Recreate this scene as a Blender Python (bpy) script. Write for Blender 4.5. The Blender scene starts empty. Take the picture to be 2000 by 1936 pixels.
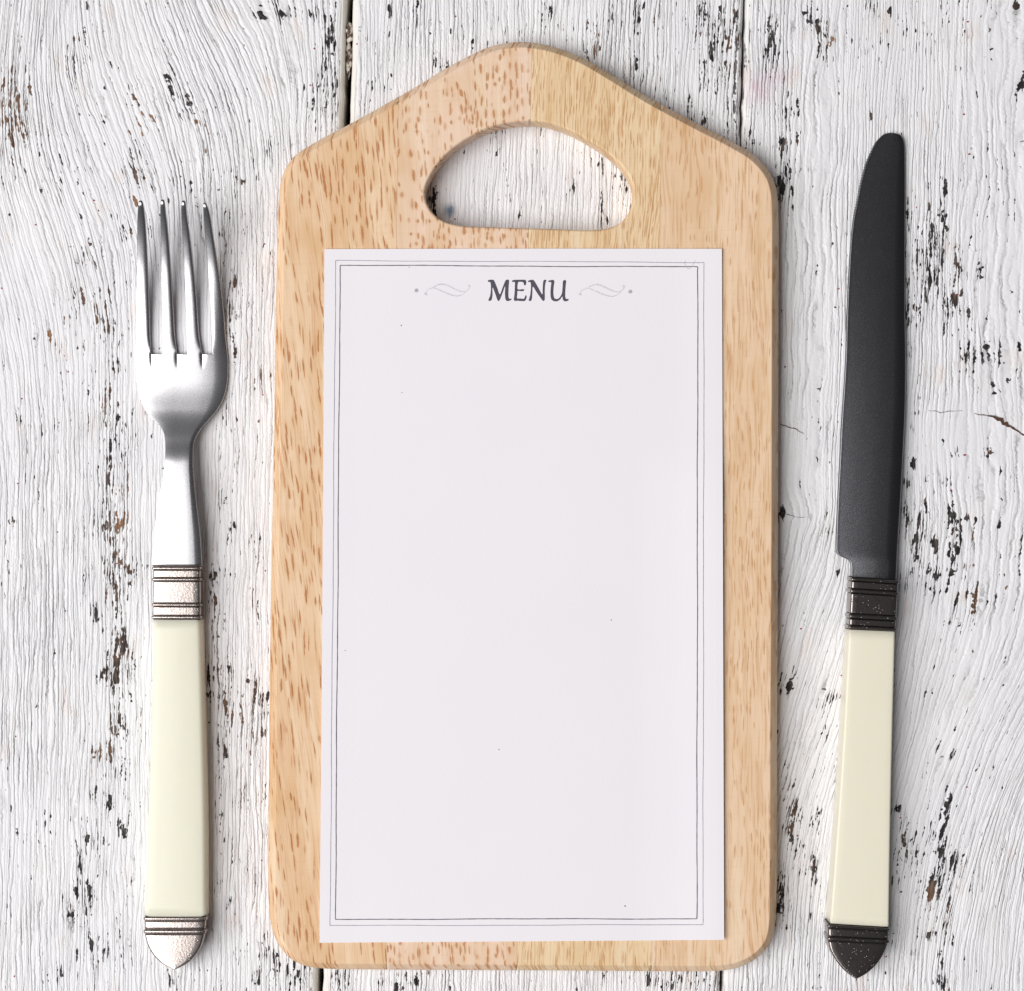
import bpy, bmesh, math, random
import numpy as np
from mathutils import Vector

random.seed(7); np.random.seed(7)
SC = bpy.context.scene
COL = SC.collection

# ------------------------------------------------------------------ camera
S = 0.0001335            # metres on the tabletop per unit of the layout drawing
D = 0.60                 # camera height over the tabletop
cam_d = bpy.data.cameras.new("Camera")
cam = bpy.data.objects.new("Camera", cam_d); COL.objects.link(cam)
cam.location = (0, 0, D); cam.rotation_euler = (0, 0, 0)
cam_d.sensor_width = 36.0; cam_d.lens = 36.0*D/(2000*S)
cam_d.clip_start = 0.01; cam_d.clip_end = 50
SC.camera = cam

# ------------------------------------------------------------------ studio light
w = bpy.data.worlds.new("World"); SC.world = w; w.use_nodes = True
bg = w.node_tree.nodes["Background"]
bg.inputs[0].default_value = (0.93, 0.94, 1.0, 1); bg.inputs[1].default_value = 0.085

def area(name, loc, sx, sy, energy, color, target=None):
    l = bpy.data.lights.new(name, 'AREA'); l.shape = 'RECTANGLE'
    l.size = sx; l.size_y = sy; l.energy = energy; l.color = color
    o = bpy.data.objects.new(name, l); COL.objects.link(o); o.location = loc
    if target is not None:
        o.rotation_euler = (Vector(target)-Vector(loc)).to_track_quat('-Z', 'Y').to_euler()
    return o
area("window_light", (-4.28, -0.75, 4.0), 7.1, 4.0, 512, (1.0, 0.985, 0.975))

SC.view_settings.view_transform = 'Standard'; SC.view_settings.look = 'None'
SC.view_settings.exposure = 0; SC.view_settings.gamma = 1
SC.render.engine = 'CYCLES'
SC.cycles.max_bounces = 8

# ------------------------------------------------------------------ helpers
def at(px, py, z=0.0):
    k = S*(D-z)/D
    return ((px-1000)*k, (968-py)*k, z)

def link(name, me, mat, parent):
    o = bpy.data.objects.new(name, me); COL.objects.link(o)
    if mat: me.materials.append(mat)
    if parent is not None: o.parent = parent
    return o

def root_of(o):
    x = Vector((0, 0, 0))
    while o is not None:
        x = x + o.location; o = o.parent
    return x

def part(name, verts, faces, mat, parent=None, smooth=True, origin=None):
    off = root_of(parent) if parent is not None else Vector((0, 0, 0))
    me = bpy.data.meshes.new(name)
    vv = np.asarray(verts, dtype=float)
    org = Vector((0, 0, 0))
    if origin is not None: org = Vector(origin)-off
    vv = vv-np.array(off)-np.array(org)
    me.from_pydata(vv.tolist(), [], [tuple(int(i) for i in f) for f in faces]); me.update()
    if smooth: me.polygons.foreach_set('use_smooth', [True]*len(me.polygons))
    o = link(name, me, mat, parent); o.location = org
    return o

def empty(name, loc, label, cat, kind=None):
    o = bpy.data.objects.new(name, None); COL.objects.link(o); o.location = loc
    o.empty_display_size = 0.01
    o['label'] = label; o['category'] = cat
    if kind: o['kind'] = kind
    return o

def attr(me, name, data):
    a = me.attributes.new(name, 'FLOAT', 'POINT')
    a.data.foreach_set('value', np.asarray(data, dtype=np.float32))
def attr3(me, name, data):
    a = me.attributes.new(name, 'FLOAT_VECTOR', 'POINT')
    a.data.foreach_set('vector', np.asarray(data, dtype=np.float32).ravel())

def hermite(xs, ys, x):
    """smooth curve through points (monotone-limited tangents)"""
    xs = np.asarray(xs, float); ys = np.asarray(ys, float); x = np.clip(x, xs[0], xs[-1])
    d = np.diff(ys)/np.diff(xs)
    m = np.empty_like(ys); m[0] = d[0]; m[-1] = d[-1]
    h = np.diff(xs)
    for i in range(1, len(ys)-1):
        m[i] = 0 if d[i-1]*d[i] <= 0 else (h[i-1]+h[i])*1.0/((h[i]/d[i-1])+(h[i-1]/d[i]))*1.0
    i = np.clip(np.searchsorted(xs, x, side='right')-1, 0, len(xs)-2)
    t = (x-xs[i])/h[i]
    return ((2*t**3-3*t**2+1)*ys[i]+(t**3-2*t**2+t)*h[i]*m[i]+(-2*t**3+3*t**2)*ys[i+1]+(t**3-t**2)*h[i]*m[i+1])

def catmull_closed(pts, step):
    P = np.asarray(pts, float); n = len(P); out = []
    for i in range(n):
        p0, p1, p2, p3 = P[(i-1) % n], P[i], P[(i+1) % n], P[(i+2) % n]
        L = np.linalg.norm(p2-p1); k = max(1, int(round(L/step)))
        def tj(a, b): return max(1e-6, np.linalg.norm(b-a))**0.5
        t0 = 0; t1 = t0+tj(p0, p1); t2 = t1+tj(p1, p2); t3 = t2+tj(p2, p3)
        for j in range(k):
            t = t1+(t2-t1)*j/k
            A1 = (t1-t)/(t1-t0)*p0+(t-t0)/(t1-t0)*p1
            A2 = (t2-t)/(t2-t1)*p1+(t-t1)/(t2-t1)*p2
            A3 = (t3-t)/(t3-t2)*p2+(t-t2)/(t3-t2)*p3
            B1 = (t2-t)/(t2-t0)*A1+(t-t0)/(t2-t0)*A2
            B2 = (t3-t)/(t3-t1)*A2+(t-t1)/(t3-t1)*A3
            out.append((t2-t)/(t2-t1)*B1+(t-t1)/(t2-t1)*B2)
    return np.array(out)

def smooth_noise(shape, cells, rng):
    """value noise on a grid, bicubic-ish"""
    ny, nx = shape; cy, cx = cells
    g = rng.standard_normal((cy+4, cx+4))
    yy = np.linspace(0, cy, ny)[:, None]; xx = np.linspace(0, cx, nx)[None, :]
    iy = np.minimum(yy.astype(int), cy-1); ix = np.minimum(xx.astype(int), cx-1)
    fy = yy-iy; fx = xx-ix
    fy = fy*fy*(3-2*fy); fx = fx*fx*(3-2*fx)
    a = g[iy, ix]; b = g[iy, ix+1]; c = g[iy+1, ix]; d = g[iy+1, ix+1]
    return (a*(1-fx)+b*fx)*(1-fy)+(c*(1-fx)+d*fx)*fy

# ------------------------------------------------------------------ node helper
class NT:
    def __init__(s, name):
        s.mat = bpy.data.materials.new(name); s.mat.use_nodes = True
        s.t = s.mat.node_tree; s.n = s.t.nodes
        s.b = s.n['Principled BSDF']
    def new(s, ty): return s.n.new(ty)
    def put(s, sock, v):
        if isinstance(v, bpy.types.NodeSocket): s.t.links.new(v, sock)
        elif v is not None:
            if isinstance(v, (tuple, list)) and sock.type == 'RGBA' and len(v) == 3: v = (*v, 1)
            sock.default_value = v
    def m(s, op, a, b=None, c=None, clamp=False):
        n = s.new('ShaderNodeMath'); n.operation = op; n.use_clamp = clamp
        s.put(n.inputs[0], a)
        if b is not None: s.put(n.inputs[1], b)
        if c is not None: s.put(n.inputs[2], c)
        return n.outputs[0]
    def vec(s, x, y, z=0.0):
        n = s.new('ShaderNodeCombineXYZ')
        s.put(n.inputs[0], x); s.put(n.inputs[1], y); s.put(n.inputs[2], z); return n.outputs[0]
    def sep(s, v):
        n = s.new('ShaderNodeSeparateXYZ'); s.put(n.inputs[0], v); return n.outputs
    def noise(s, v, scale=1.0, detail=2.0, rough=0.5, dist=0.0, dims='3D'):
        n = s.new('ShaderNodeTexNoise'); n.noise_dimensions = dims
        s.put(n.inputs['Vector'], v); n.inputs['Scale'].default_value = scale
        n.inputs['Detail'].default_value = detail; n.inputs['Roughness'].default_value = rough
        n.inputs['Distortion'].default_value = dist
        return n.outputs[0]
    def voro(s, v, scale=1.0, dims='2D', rnd=1.0):
        n = s.new('ShaderNodeTexVoronoi'); n.voronoi_dimensions = dims
        s.put(n.inputs['Vector'], v); n.inputs['Scale'].default_value = scale
        n.inputs['Randomness'].default_value = rnd
        return n.outputs['Distance'], n.outputs['Color']
    def ss(s, v, lo, hi, a=0.0, b=1.0):
        n = s.new('ShaderNodeMapRange'); n.interpolation_type = 'SMOOTHSTEP'
        s.put(n.inputs[0], v); s.put(n.inputs[1], lo); s.put(n.inputs[2], hi)
        s.put(n.inputs[3], a); s.put(n.inputs[4], b); return n.outputs[0]
    def mix(s, f, a, b, blend='MIX'):
        n = s.new('ShaderNodeMix'); n.data_type = 'RGBA'; n.blend_type = blend
        s.put(n.inputs[0], f); s.put(n.inputs[6], a); s.put(n.inputs[7], b); return n.outputs[2]
    def attr(s, name):
        n = s.new('ShaderNodeAttribute'); n.attribute_name = name; return n
    def bump(s, h, dist=0.001, strength=1.0, normal=None):
        n = s.new('ShaderNodeBump'); n.inputs['Distance'].default_value = dist
        n.inputs['Strength'].default_value = strength
        s.put(n.inputs['Height'], h)
        if normal is not None: s.put(n.inputs['Normal'], normal)
        return n.outputs[0]
    def objpx(s, off=(0, 0)):
        """object coordinates in layout units (0.1335 mm)"""
        n = s.new('ShaderNodeTexCoord'); x, y, z = s.sep(n.outputs['Object'])
        return (s.m('ADD', s.m('MULTIPLY', x, 1/S), off[0]), s.m('ADD', s.m('MULTIPLY', y, -1/S), off[1]), s.m('MULTIPLY', z, 1/S))

def srgb(r, g, b):
    f = lambda c: (c/255/12.92) if c/255 <= 0.04045 else ((c/255+0.055)/1.055)**2.4
    return (f(r), f(g), f(b))

# ------------------------------------------------------------------ material: distressed white paint on planks
def plank_material(seed):
    k = NT("distressed_white_paint_%d" % seed)
    u, v, _ = k.sep(k.attr('grain').outputs['Vector'])      # layout units / 100
    ux, vy = k.m('MULTIPLY', u, 100.0), k.m('MULTIPLY', v, 100.0)
    ux = k.m('ADD', ux, seed*917.0)
    wear = k.attr('wear').outputs['Fac']; brown = k.attr('brown').outputs['Fac']
    edge = k.attr('edge').outputs['Fac']; fine = k.attr('fine').outputs['Fac']
    def V(sx, sy, z=0.0, a=None, b=None):
        return k.vec(k.m('DIVIDE', a if a is not None else ux, sx), k.m('DIVIDE', b if b is not None else vy, sy), z)
    # waviness of the grain
    w1 = k.m('MULTIPLY', k.m('SUBTRACT', k.noise(V(45, 150, seed), detail=1), 0.5), 9.0)
    w2 = k.m('MULTIPLY', k.m('SUBTRACT', k.noise(V(12, 26, seed+3), detail=2, rough=.7), 0.5), 4.5)
    w3 = k.m('MULTIPLY', k.m('SUBTRACT', k.noise(V(8, 7, seed+4), detail=1), 0.5), 2.4)
    uw = k.m('ADD', k.m('ADD', ux, w3), k.m('ADD', w1, w2))
    # ridges and grooves of the grain
    n1 = k.noise(V(14, 300, seed+.3, uw), detail=1.0, rough=0.5)
    n3 = k.noise(V(3.2, 40, seed+1.1, uw), detail=1.0)
    n4 = k.noise(V(9, 10, seed+2.1, uw), detail=3.0)
    def comb(sp, sway, z0, wid):
        t = k.m('ADD', k.m('DIVIDE', uw, sp), k.m('MULTIPLY', k.noise(V(sp*3.2, 230, z0), detail=2), sway))
        i = k.m('FLOOR', t); f = k.m('FRACT', t)
        q = k.m('SUBTRACT', 1.0, k.m('ABSOLUTE', k.m('SUBTRACT', k.m('MULTIPLY', f, 2.0), 1.0)))   # 0 in the groove, 1 on the ridge
        j = k.m('FLOOR', k.m('ADD', t, .5))          # nearest groove
        g = k.noise(k.vec(k.m('MULTIPLY', j, 7.31), k.m('DIVIDE', vy, 75), z0+1), detail=2)
        w_ = k.noise(k.vec(k.m('MULTIPLY', j, 9.17), k.m('DIVIDE', vy, 36), z0+5), detail=3, rough=.65)
        line = k.m('MULTIPLY', k.ss(q, 0.0, wid, 1.0, 0.0), k.ss(g, .40, .66))
        r = k.noise(k.vec(k.m('MULTIPLY', i, 3.77), k.m('DIVIDE', vy, 260), z0+2), detail=1)
        ridge = k.m('MULTIPLY', k.ss(q, 0.0, .75), k.m('ADD', .35, r))
        # in worn paint the groove opens into a dark slit
        wd_ = k.m('ADD', k.m('MULTIPLY', wear, .78), k.m('SUBTRACT', k.m('MULTIPLY', k.m('SUBTRACT', w_, .5), 3.6), .60))
        slit = k.ss(k.m('SUBTRACT', wd_, q), 0.0, .10)
        return t, i, f, line, ridge, slit
    t1, i1, fr1, l1, r1, s1 = comb(9.5, 3.4, seed+.5, .30)
    t2, i2, fr2, l2, r2, s2 = comb(5.2, 4.6, seed+40.5, .34)
    gate1 = k.ss(k.noise(V(90, 170, seed+5), detail=2), 0.34, 0.60)
    gate2 = k.ss(k.noise(V(60, 130, seed+8), detail=2), 0.42, 0.62)
    thin = k.ss(n4, 0.25, 0.58, 0.45, 1.0)
    crack = k.m('MULTIPLY', k.m('MAXIMUM', k.m('MULTIPLY', l1, k.m('ADD', 0.40, k.m('MULTIPLY', gate1, 0.60))),
                  k.m('MULTIPLY', l2, k.m('ADD', k.m('MULTIPLY', gate2, 0.65), 0.08))), thin)
    crack = k.m('MULTIPLY', crack, k.m('SUBTRACT', 1.0, k.m('MULTIPLY', edge, 0.85)))
    crack = k.m('MULTIPLY', crack, k.m('ADD', fine, k.m('MULTIPLY', k.ss(wear, .3, .9), .5)), clamp=True)
    # flaked patches: broken off ridge by ridge, gated by the wear painted on the mesh
    fa = k.noise(k.vec(k.m('ADD', k.m('MULTIPLY', i1, 5.13), k.m('MULTIPLY', fr1, .28)), k.m('DIVIDE', vy, 44), seed+11), detail=2.5, rough=.62)
    fb = k.noise(k.vec(k.m('ADD', k.m('MULTIPLY', i2, 3.37), k.m('MULTIPLY', fr2, .3)), k.m('DIVIDE', vy, 36), seed+12), detail=2.5, rough=.62)
    f2 = k.noise(V(18, 50, seed+14, uw), detail=3, rough=0.6)
    fl = k.m('ADD', k.m('ADD', k.m('MULTIPLY', fa, 0.40), k.m('MULTIPLY', fb, 0.38)), k.m('MULTIPLY', f2, 0.22))
    fl = k.m('ADD', fl, k.m('MULTIPLY', k.ss(k.m('ABSOLUTE', k.m('SUBTRACT', fr1, .5)), .25, .5), -0.050))
    thr = k.m('SUBTRACT', 0.672, k.m('MULTIPLY', wear, 0.160))
    flake = k.ss(k.m('SUBTRACT', fl, thr), 0.008, 0.018)
    flake = k.m('MAXIMUM', flake, k.m('MULTIPLY', k.m('MAXIMUM', s1, s2), k.m('SUBTRACT', 1.0, edge)))
    lift = k.ss(k.m('SUBTRACT', fl, thr), -0.04, 0.0)       # paint curls up before it stops
    # colours
    pa = k.mix(k.noise(V(120, 240, seed+20), detail=3), srgb(226, 226, 230), srgb(242, 241, 242))
    pa = k.mix(k.m('MULTIPLY', k.ss(k.noise(V(40, 160, seed+22), detail=4), 0.52, 0.72), 0.30), pa, srgb(214, 211, 211))
    pa = k.mix(k.m('MULTIPLY', edge, 0.8), pa, srgb(236, 231, 221))
    pinkish = k.ss(k.noise(V(50, 110, seed+24), detail=3), 0.60, 0.74)
    pa = k.mix(k.m('MULTIPLY', pinkish, 0.35), pa, srgb(222, 202, 190))
    # stain attribute: x pink, y blue
    sp, sb, _z = k.sep(k.attr('stain').outputs['Vector'])
    pa = k.mix(sp, pa, srgb(205, 160, 178)); pa = k.mix(sb, pa, srgb(96, 122, 148))
    cd = k.mix(k.noise(V(20, 60, seed+26), detail=2), srgb(50, 47, 48), srgb(120, 105, 98))
    cd = k.mix(k.ss(wear, .3, .75), cd, srgb(30, 28, 30))
    c = k.mix(k.m('MULTIPLY', crack, k.m('ADD', .78, k.m('MULTIPLY', k.ss(wear, .25, .8), .22))), pa, cd)
    fd = k.mix(k.ss(k.noise(V(5, 26, seed+28, uw), detail=3), 0.40, 0.75), srgb(26, 25, 28), srgb(96, 88, 84))
    bb = k.m('MAXIMUM', brown, k.ss(k.noise(V(60, 60, seed+30), detail=1), 0.64, 0.72, 0.0, 0.5))
    bb = k.m('MULTIPLY', bb, 0.8)
    fd = k.mix(bb, fd, k.mix(n3, srgb(120, 78, 52), srgb(196, 152, 116)))
    c = k.mix(flake, c, fd)
    # tiny specks of red paint
    d, cc = k.voro(V(95, 95, 0, ux, vy))
    cr = k.sep(cc)[0]
    speck = k.m('MULTIPLY', k.ss(d, 0.022, 0.014), k.ss(cr, 0.80, 0.82))
    c = k.mix(speck, c, srgb(150, 50, 45))
    k.put(k.b.inputs['Base Color'], c)
    # relief in millimetres
    h = k.m('ADD', k.m('ADD', k.m('MULTIPLY', r1, 0.150), k.m('MULTIPLY', r2, 0.070)), k.m('ADD', k.m('MULTIPLY', n1, 0.28), k.m('MULTIPLY', n3, 0.05)))
    h = k.m('MULTIPLY', h, fine)
    h = k.m('MULTIPLY', h, k.m('SUBTRACT', 1.0, k.m('MULTIPLY', edge, 0.8)))
    h = k.m('ADD', h, k.m('ADD', k.m('MULTIPLY', n4, 0.085), k.m('MULTIPLY', k.noise(V(3.6, 4.5, seed+60), detail=1), .035)))
    h = k.m('SUBTRACT', h, k.m('MULTIPLY', crack, 0.10))
    h = k.m('SUBTRACT', k.m('ADD', h, k.m('MULTIPLY', lift, 0.06)), k.m('MULTIPLY', flake, 0.22))
    k.put(k.b.inputs['Normal'], k.bump(h, 0.00100, 1.0))
    k.put(k.b.inputs['Roughness'], k.m('ADD', 0.45, k.m('MULTIPLY', flake, 0.3)))
    k.b.inputs['Specular IOR Level'].default_value = 0.35
    return k.mat

# (x, y, half-width, half-height, strength, brown)
WEAR = [
 (28,215,30,95,1.0,.5),(8,190,14,60,.9,.6),(52,270,14,50,.6,.5),(22,310,25,45,.6,0),(545,18,34,26,1.05,0),(505,20,22,24,.8,0),(610,30,20,30,.7,0),
 (335,68,10,44,.75,0),(332,155,14,18,.95,0),(265,190,16,26,.75,.2),(285,245,26,26,.7,1),(350,200,38,40,.75,0),(395,240,16,20,.7,.8),
 (400,285,14,26,.65,1),(258,320,20,50,.85,.2),(272,345,14,22,.7,.3),(300,350,12,30,.6,.2),(372,360,20,45,.65,0),(340,365,20,40,.6,.2),(255,395,14,14,.7,1),(245,455,16,26,.75,0),
 (143,130,10,42,.9,.2),(145,165,9,25,.7,.4),(120,120,8,18,.75,1),(170,90,12,50,.6,0),(172,8,16,14,.8,0),(24,330,16,26,.6,0),(82,300,9,14,.7,0),(166,290,12,24,.6,0),(160,340,14,34,.5,0),
 (470,60,22,60,.35,0),(450,190,20,50,.35,0),(638,120,14,120,.95,0),(655,200,10,150,1.1,0),(650,60,12,80,.8,0),(525,300,14,36,.85,0),(610,200,18,50,.7,0),(575,285,10,22,.8,.4),(462,350,14,46,.7,.2),
 (445,470,14,60,.65,.3),(430,300,14,60,.5,0),(180,490,22,30,.7,.3),(155,510,16,24,.7,.2),(195,490,10,20,.8,.3),(150,600,40,60,.6,.4),(200,620,34,60,.75,.3),(125,590,10,40,.5,.6),
 (100,650,8,36,.65,.9),(118,690,10,40,.6,.3),(212,640,12,50,.75,.1),(225,700,14,70,.75,.1),(65,660,8,24,.5,0),(120,740,10,34,.65,0),(180,760,10,34,.65,0),(207,780,14,44,.7,.3),(225,740,10,34,.65,0),
 (198,810,8,36,.8,.8),(170,820,6,26,.6,.8),(222,860,16,90,1.0,0),(235,880,10,60,.8,0),(248,920,12,80,.85,.2),(262,850,10,50,.6,0),(215,950,12,120,.8,0),(240,1010,12,80,.8,.9),(226,1080,22,140,1.0,.25),
 (195,1020,10,34,.9,0),(188,1000,6,24,.7,0),(212,1120,10,80,.9,0),(168,1130,7,34,.75,0),(185,1200,8,40,.75,0),(255,1110,12,70,.75,.2),(275,1120,10,60,.5,0),(108,1275,4,7,1.0,0),(226,1290,20,80,1.05,.1),(240,1260,10,60,1.1,0),
 (256,1300,10,50,.9,0),(275,1300,8,40,.7,.2),(212,1310,10,60,.7,0),(198,1320,8,14,1.0,0),(188,1315,6,10,.7,0),(225,1400,14,70,.8,0),(240,1430,9,50,1.0,0),(222,1470,10,60,.9,.3),(196,1475,8,40,1.0,0),(187,1475,8,30,.8,0),
 (212,1490,8,44,.9,0),(240,1510,10,60,.8,0),(195,1575,8,34,.9,0),(212,1560,7,34,.95,0),(182,1555,7,14,.95,0),(240,1615,10,28,1.05,0),(251,1600,8,36,.8,0),(168,1635,8,34,.9,0),(184,1655,8,26,.9,0),(202,1660,8,60,.7,0),
 (154,1680,9,34,1.0,0),(195,1690,7,26,.9,0),(152,1740,8,44,1.0,0),(170,1755,10,60,1.05,0),(140,1775,7,48,.9,0),(131,1775,5,12,.9,0),(170,1830,10,44,.7,0),(183,1850,10,44,.9,0),(205,1860,8,44,.85,0),(190,1900,10,30,.8,0),
 (150,1870,12,30,.7,0),(115,1905,7,24,1.0,0),(236,1850,10,60,.7,0),(250,1740,8,40,.6,.3),(252,1860,9,40,.6,0),(338,1912,7,22,1.0,0),(350,1905,6,10,.6,0),
 (436,560,10,60,.7,.3),(450,600,10,80,.85,.2),(462,540,9,60,.8,0),(468,590,9,70,.7,.3),(455,700,9,80,.7,.1),(512,745,10,26,.85,.6),(530,735,6,16,.7,0),(446,800,8,60,.55,0),(505,835,9,34,.7,.95),(498,800,8,22,.5,.6),
 (430,880,9,60,.6,0),(465,880,9,60,.6,.1),(500,890,8,40,.5,.9),(430,980,8,40,.7,0),(455,1040,8,50,.7,0),(493,1045,6,40,.7,0),(505,1070,6,50,.8,0),(416,1150,9,60,1.0,.1),(425,1210,10,60,.9,.3),(440,1100,8,40,.7,0),
 (493,1165,8,30,.8,.3),(503,1190,8,50,.75,0),(415,1225,8,20,.7,0),(438,1240,8,60,.8,.1),(420,1290,8,40,.7,0),(445,1290,8,60,.6,0),(408,1350,8,60,.9,0),(430,1360,9,60,.75,.4),(442,1390,10,60,1.0,.2),(452,1400,8,40,.8,.2),
 (500,1360,12,60,.95,.2),(510,1380,9,40,.95,.1),(470,1400,12,50,.75,.5),(440,1450,10,60,.8,0),(425,1460,9,50,.7,0),(490,1440,12,40,.7,.6),(505,1430,9,30,.8,.1),(522,1390,8,60,.65,0),(430,1560,7,40,.7,0),(435,1590,6,24,.9,0),
 (478,1560,10,60,.6,.4),(518,1560,9,50,.75,.3),(475,1500,8,30,.6,.3),(520,1620,7,30,.6,.2),(432,1640,8,30,.6,.1),(452,1650,5,20,.7,0),(430,1720,6,10,.8,0),(425,1735,6,14,.6,0),(449,1765,6,16,.9,0),(463,1690,6,40,.5,0),
 (518,1860,10,44,1.05,0),(535,1890,12,44,1.0,0),(500,1915,10,24,.9,0),(580,1905,26,40,.95,0),(606,1900,12,50,1.15,0),(560,1890,14,40,.6,0),(545,1780,8,40,.5,0),(610,1760,20,40,.4,0),(520,1780,6,50,.35,0),(505,1800,6,30,.4,0),
 # middle plank
 (760,20,12,34,.75,0),(815,30,10,44,.9,0),(795,45,16,50,.4,0),(852,120,10,24,.9,0),(865,125,8,20,.9,0),(720,165,8,10,.8,0),(905,60,26,40,.35,0),(930,85,8,24,.65,0),(985,60,16,50,.55,0),(1020,60,12,40,.6,0),(1060,40,20,40,.55,0),
 (1075,15,10,24,.8,0),(1100,60,12,40,.6,0),(1145,70,10,40,.75,0),(1165,100,10,50,.8,.1),(1162,80,10,30,.5,.5),(1243,25,8,44,1.05,0),(1200,30,10,40,.6,0),(1238,130,8,40,.9,0),(1215,110,8,40,.4,0),(1255,150,8,20,.6,0),
 (1290,30,12,60,.65,.2),(1370,30,12,60,.95,0),(1392,80,10,70,1.05,0),(1410,40,9,60,1.1,0),(1423,110,8,80,1.0,.2),(1440,60,10,120,1.15,0),(1440,200,10,100,1.05,0),(1375,140,9,40,.9,0),(1400,160,8,40,.8,0),(1420,230,8,50,.9,0),
 (1350,220,14,50,.95,0),(1375,240,10,30,.9,0),(1300,190,10,30,.6,0),(1270,190,8,20,.7,0),(963,260,12,34,.75,0),(980,270,8,40,.6,0),(985,330,8,60,.5,0),(960,340,8,60,.5,0),(1122,365,5,16,1.1,0),(1115,372,4,8,.9,0),
 (1125,300,7,60,.5,0),(1175,320,8,40,.75,0),(1200,345,7,34,.85,0),(1218,355,8,34,1.0,0),(1175,410,7,50,.95,0),(1188,430,6,24,.8,0),(1222,400,6,24,.9,0),(845,390,8,30,1.1,0),(1010,400,9,50,.5,0),(970,430,14,20,.4,.3),
 (660,1918,14,30,.9,0),(675,1905,12,20,.8,0),(742,1920,8,26,.9,0),(783,1918,16,24,1.1,0),(812,1912,12,26,1.1,0),(835,1900,8,14,1.0,0),(880,1920,5,24,.9,0),(700,1925,8,20,.6,0),(960,1915,26,20,.3,.5),(1235,1905,8,14,1.0,0),
 (1270,1910,9,30,.95,0),(1290,1920,8,30,.95,0),(1310,1920,8,30,.9,0),(1325,1915,7,30,.9,0),(1345,1910,9,34,.9,0),(1360,1900,8,30,.8,0),(1385,1905,10,30,.85,0),(1400,1905,10,40,.95,0),(1175,1925,10,20,.6,0),(1125,1920,12,20,.5,0),
 # right plank
 (1505,70,18,44,1.05,0),(1512,110,14,26,.95,0),(1490,100,12,50,.6,0),(1463,60,8,60,.8,0),(1530,100,9,50,.65,0),(1583,20,10,34,1.15,0),(1600,60,10,36,1.0,0),(1610,90,12,40,.9,.1),(1625,70,12,40,.6,0),(1628,80,6,12,.8,1),
 (1638,110,5,12,.9,.9),(1690,105,10,8,.8,0),(1697,10,8,24,.9,0),(1706,60,10,40,.4,0),(1770,60,10,60,.4,0),(1840,30,8,60,.65,0),(1870,60,8,60,.5,0),(1932,20,8,40,.55,.1),(1973,42,4,8,1.1,0),(1984,24,6,34,.9,.1),(1999,150,5,24,1.2,0),(1987,190,5,20,.8,0),
 (1455,130,7,60,.8,0),(1460,260,10,44,.9,0),(1530,150,12,30,.7,0),(1535,215,12,50,.85,0),(1550,220,9,26,.8,0),(1560,265,7,20,1.0,0),(1528,285,12,24,.95,0),(1450,200,6,90,.8,0),(1533,335,16,30,1.2,0),(1525,365,12,44,1.2,0),(1548,380,8,20,1.1,0),
 (1540,410,10,26,.6,0),(1472,280,6,12,.8,0),(1700,225,6,10,1.0,.2),(1655,425,8,24,.7,0),(1660,455,4,10,1.0,0),(1812,360,4,8,1.0,0),(1843,385,7,28,1.15,0),(1815,430,8,40,1.0,0),(1842,440,8,50,1.15,0),(1830,400,10,30,.5,0),(1890,400,7,16,.8,0),(1913,425,6,14,.7,0),(1960,395,4,10,.9,0),
 (1772,500,9,40,.8,0),(1772,600,10,70,1.1,0),(1772,420,8,40,.9,0),(1795,500,10,60,.95,0),(1820,470,14,60,1.1,0),(1812,540,12,60,1.1,0),(1830,560,10,60,1.0,0),(1795,610,10,50,1.0,.1),(1840,500,10,50,1.0,0),(1845,600,9,50,1.0,0),
 (1868,520,12,50,1.05,.2),(1862,580,9,30,1.05,0),(1878,590,8,50,.85,0),(1893,620,8,50,1.0,0),(1916,530,7,34,1.05,0),(1900,470,6,30,.6,0),(1888,700,10,34,1.0,0),(1916,690,9,30,1.0,0),(1932,670,8,34,1.0,0),(1957,700,10,40,1.15,0),(1965,745,10,20,.9,0),
 (1952,765,9,12,1.0,0),(1908,700,8,20,.9,0),(1984,735,9,14,.8,0),(1910,760,6,12,.6,0),(1800,720,8,60,.5,0),(1780,700,8,40,.6,0),(1793,806,8,6,1.0,0),(1786,840,4,14,.8,0),(1786,900,5,16,1.0,0),(1858,885,4,6,.8,0),(1877,885,4,8,.7,0),
 (1930,885,14,7,1.25,0),(1952,902,5,5,.8,0),(1983,960,5,8,.8,0),(1775,945,8,16,1.0,0),(1805,938,7,9,.7,0),(1828,925,9,10,.8,0),(1845,940,14,14,.85,0),(1830,960,8,10,.7,0),(1855,965,7,10,1.0,0),(1768,1010,10,40,1.0,0),(1778,1020,10,36,.9,0),(1800,1015,14,44,1.05,0),
 (1790,1060,12,40,1.1,0),(1783,1110,12,26,.9,0),(1792,1090,12,16,1.0,0),(1829,1066,8,26,1.2,0),(1860,1020,12,44,1.15,0),(1868,1060,14,40,1.2,0),(1876,1025,12,20,.9,0),(1862,1110,10,50,1.05,0),(1875,1120,12,26,1.1,0),(1825,1120,14,18,1.15,0),
 (1823,1165,12,24,1.0,0),(1838,1150,8,20,.8,0),(1900,1060,10,26,.9,.5),(1900,1100,8,30,.5,1),(1902,1160,9,40,.9,.4),(1898,1200,9,34,1.1,.4),(1868,1190,8,44,1.0,0),(1882,1160,8,30,.7,0),(1890,1010,7,12,1.0,0),(1952,1030,6,34,.9,0),(1943,985,6,14,.9,0),
 (1960,1100,6,60,.65,.3),(1990,1090,7,40,1.0,.1),(1945,1175,6,14,1.0,0),(1968,1180,9,40,.4,.6),(1985,1160,8,60,.5,.2),(1768,1130,10,40,.8,0),(1895,1230,4,10,.8,0),
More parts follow.
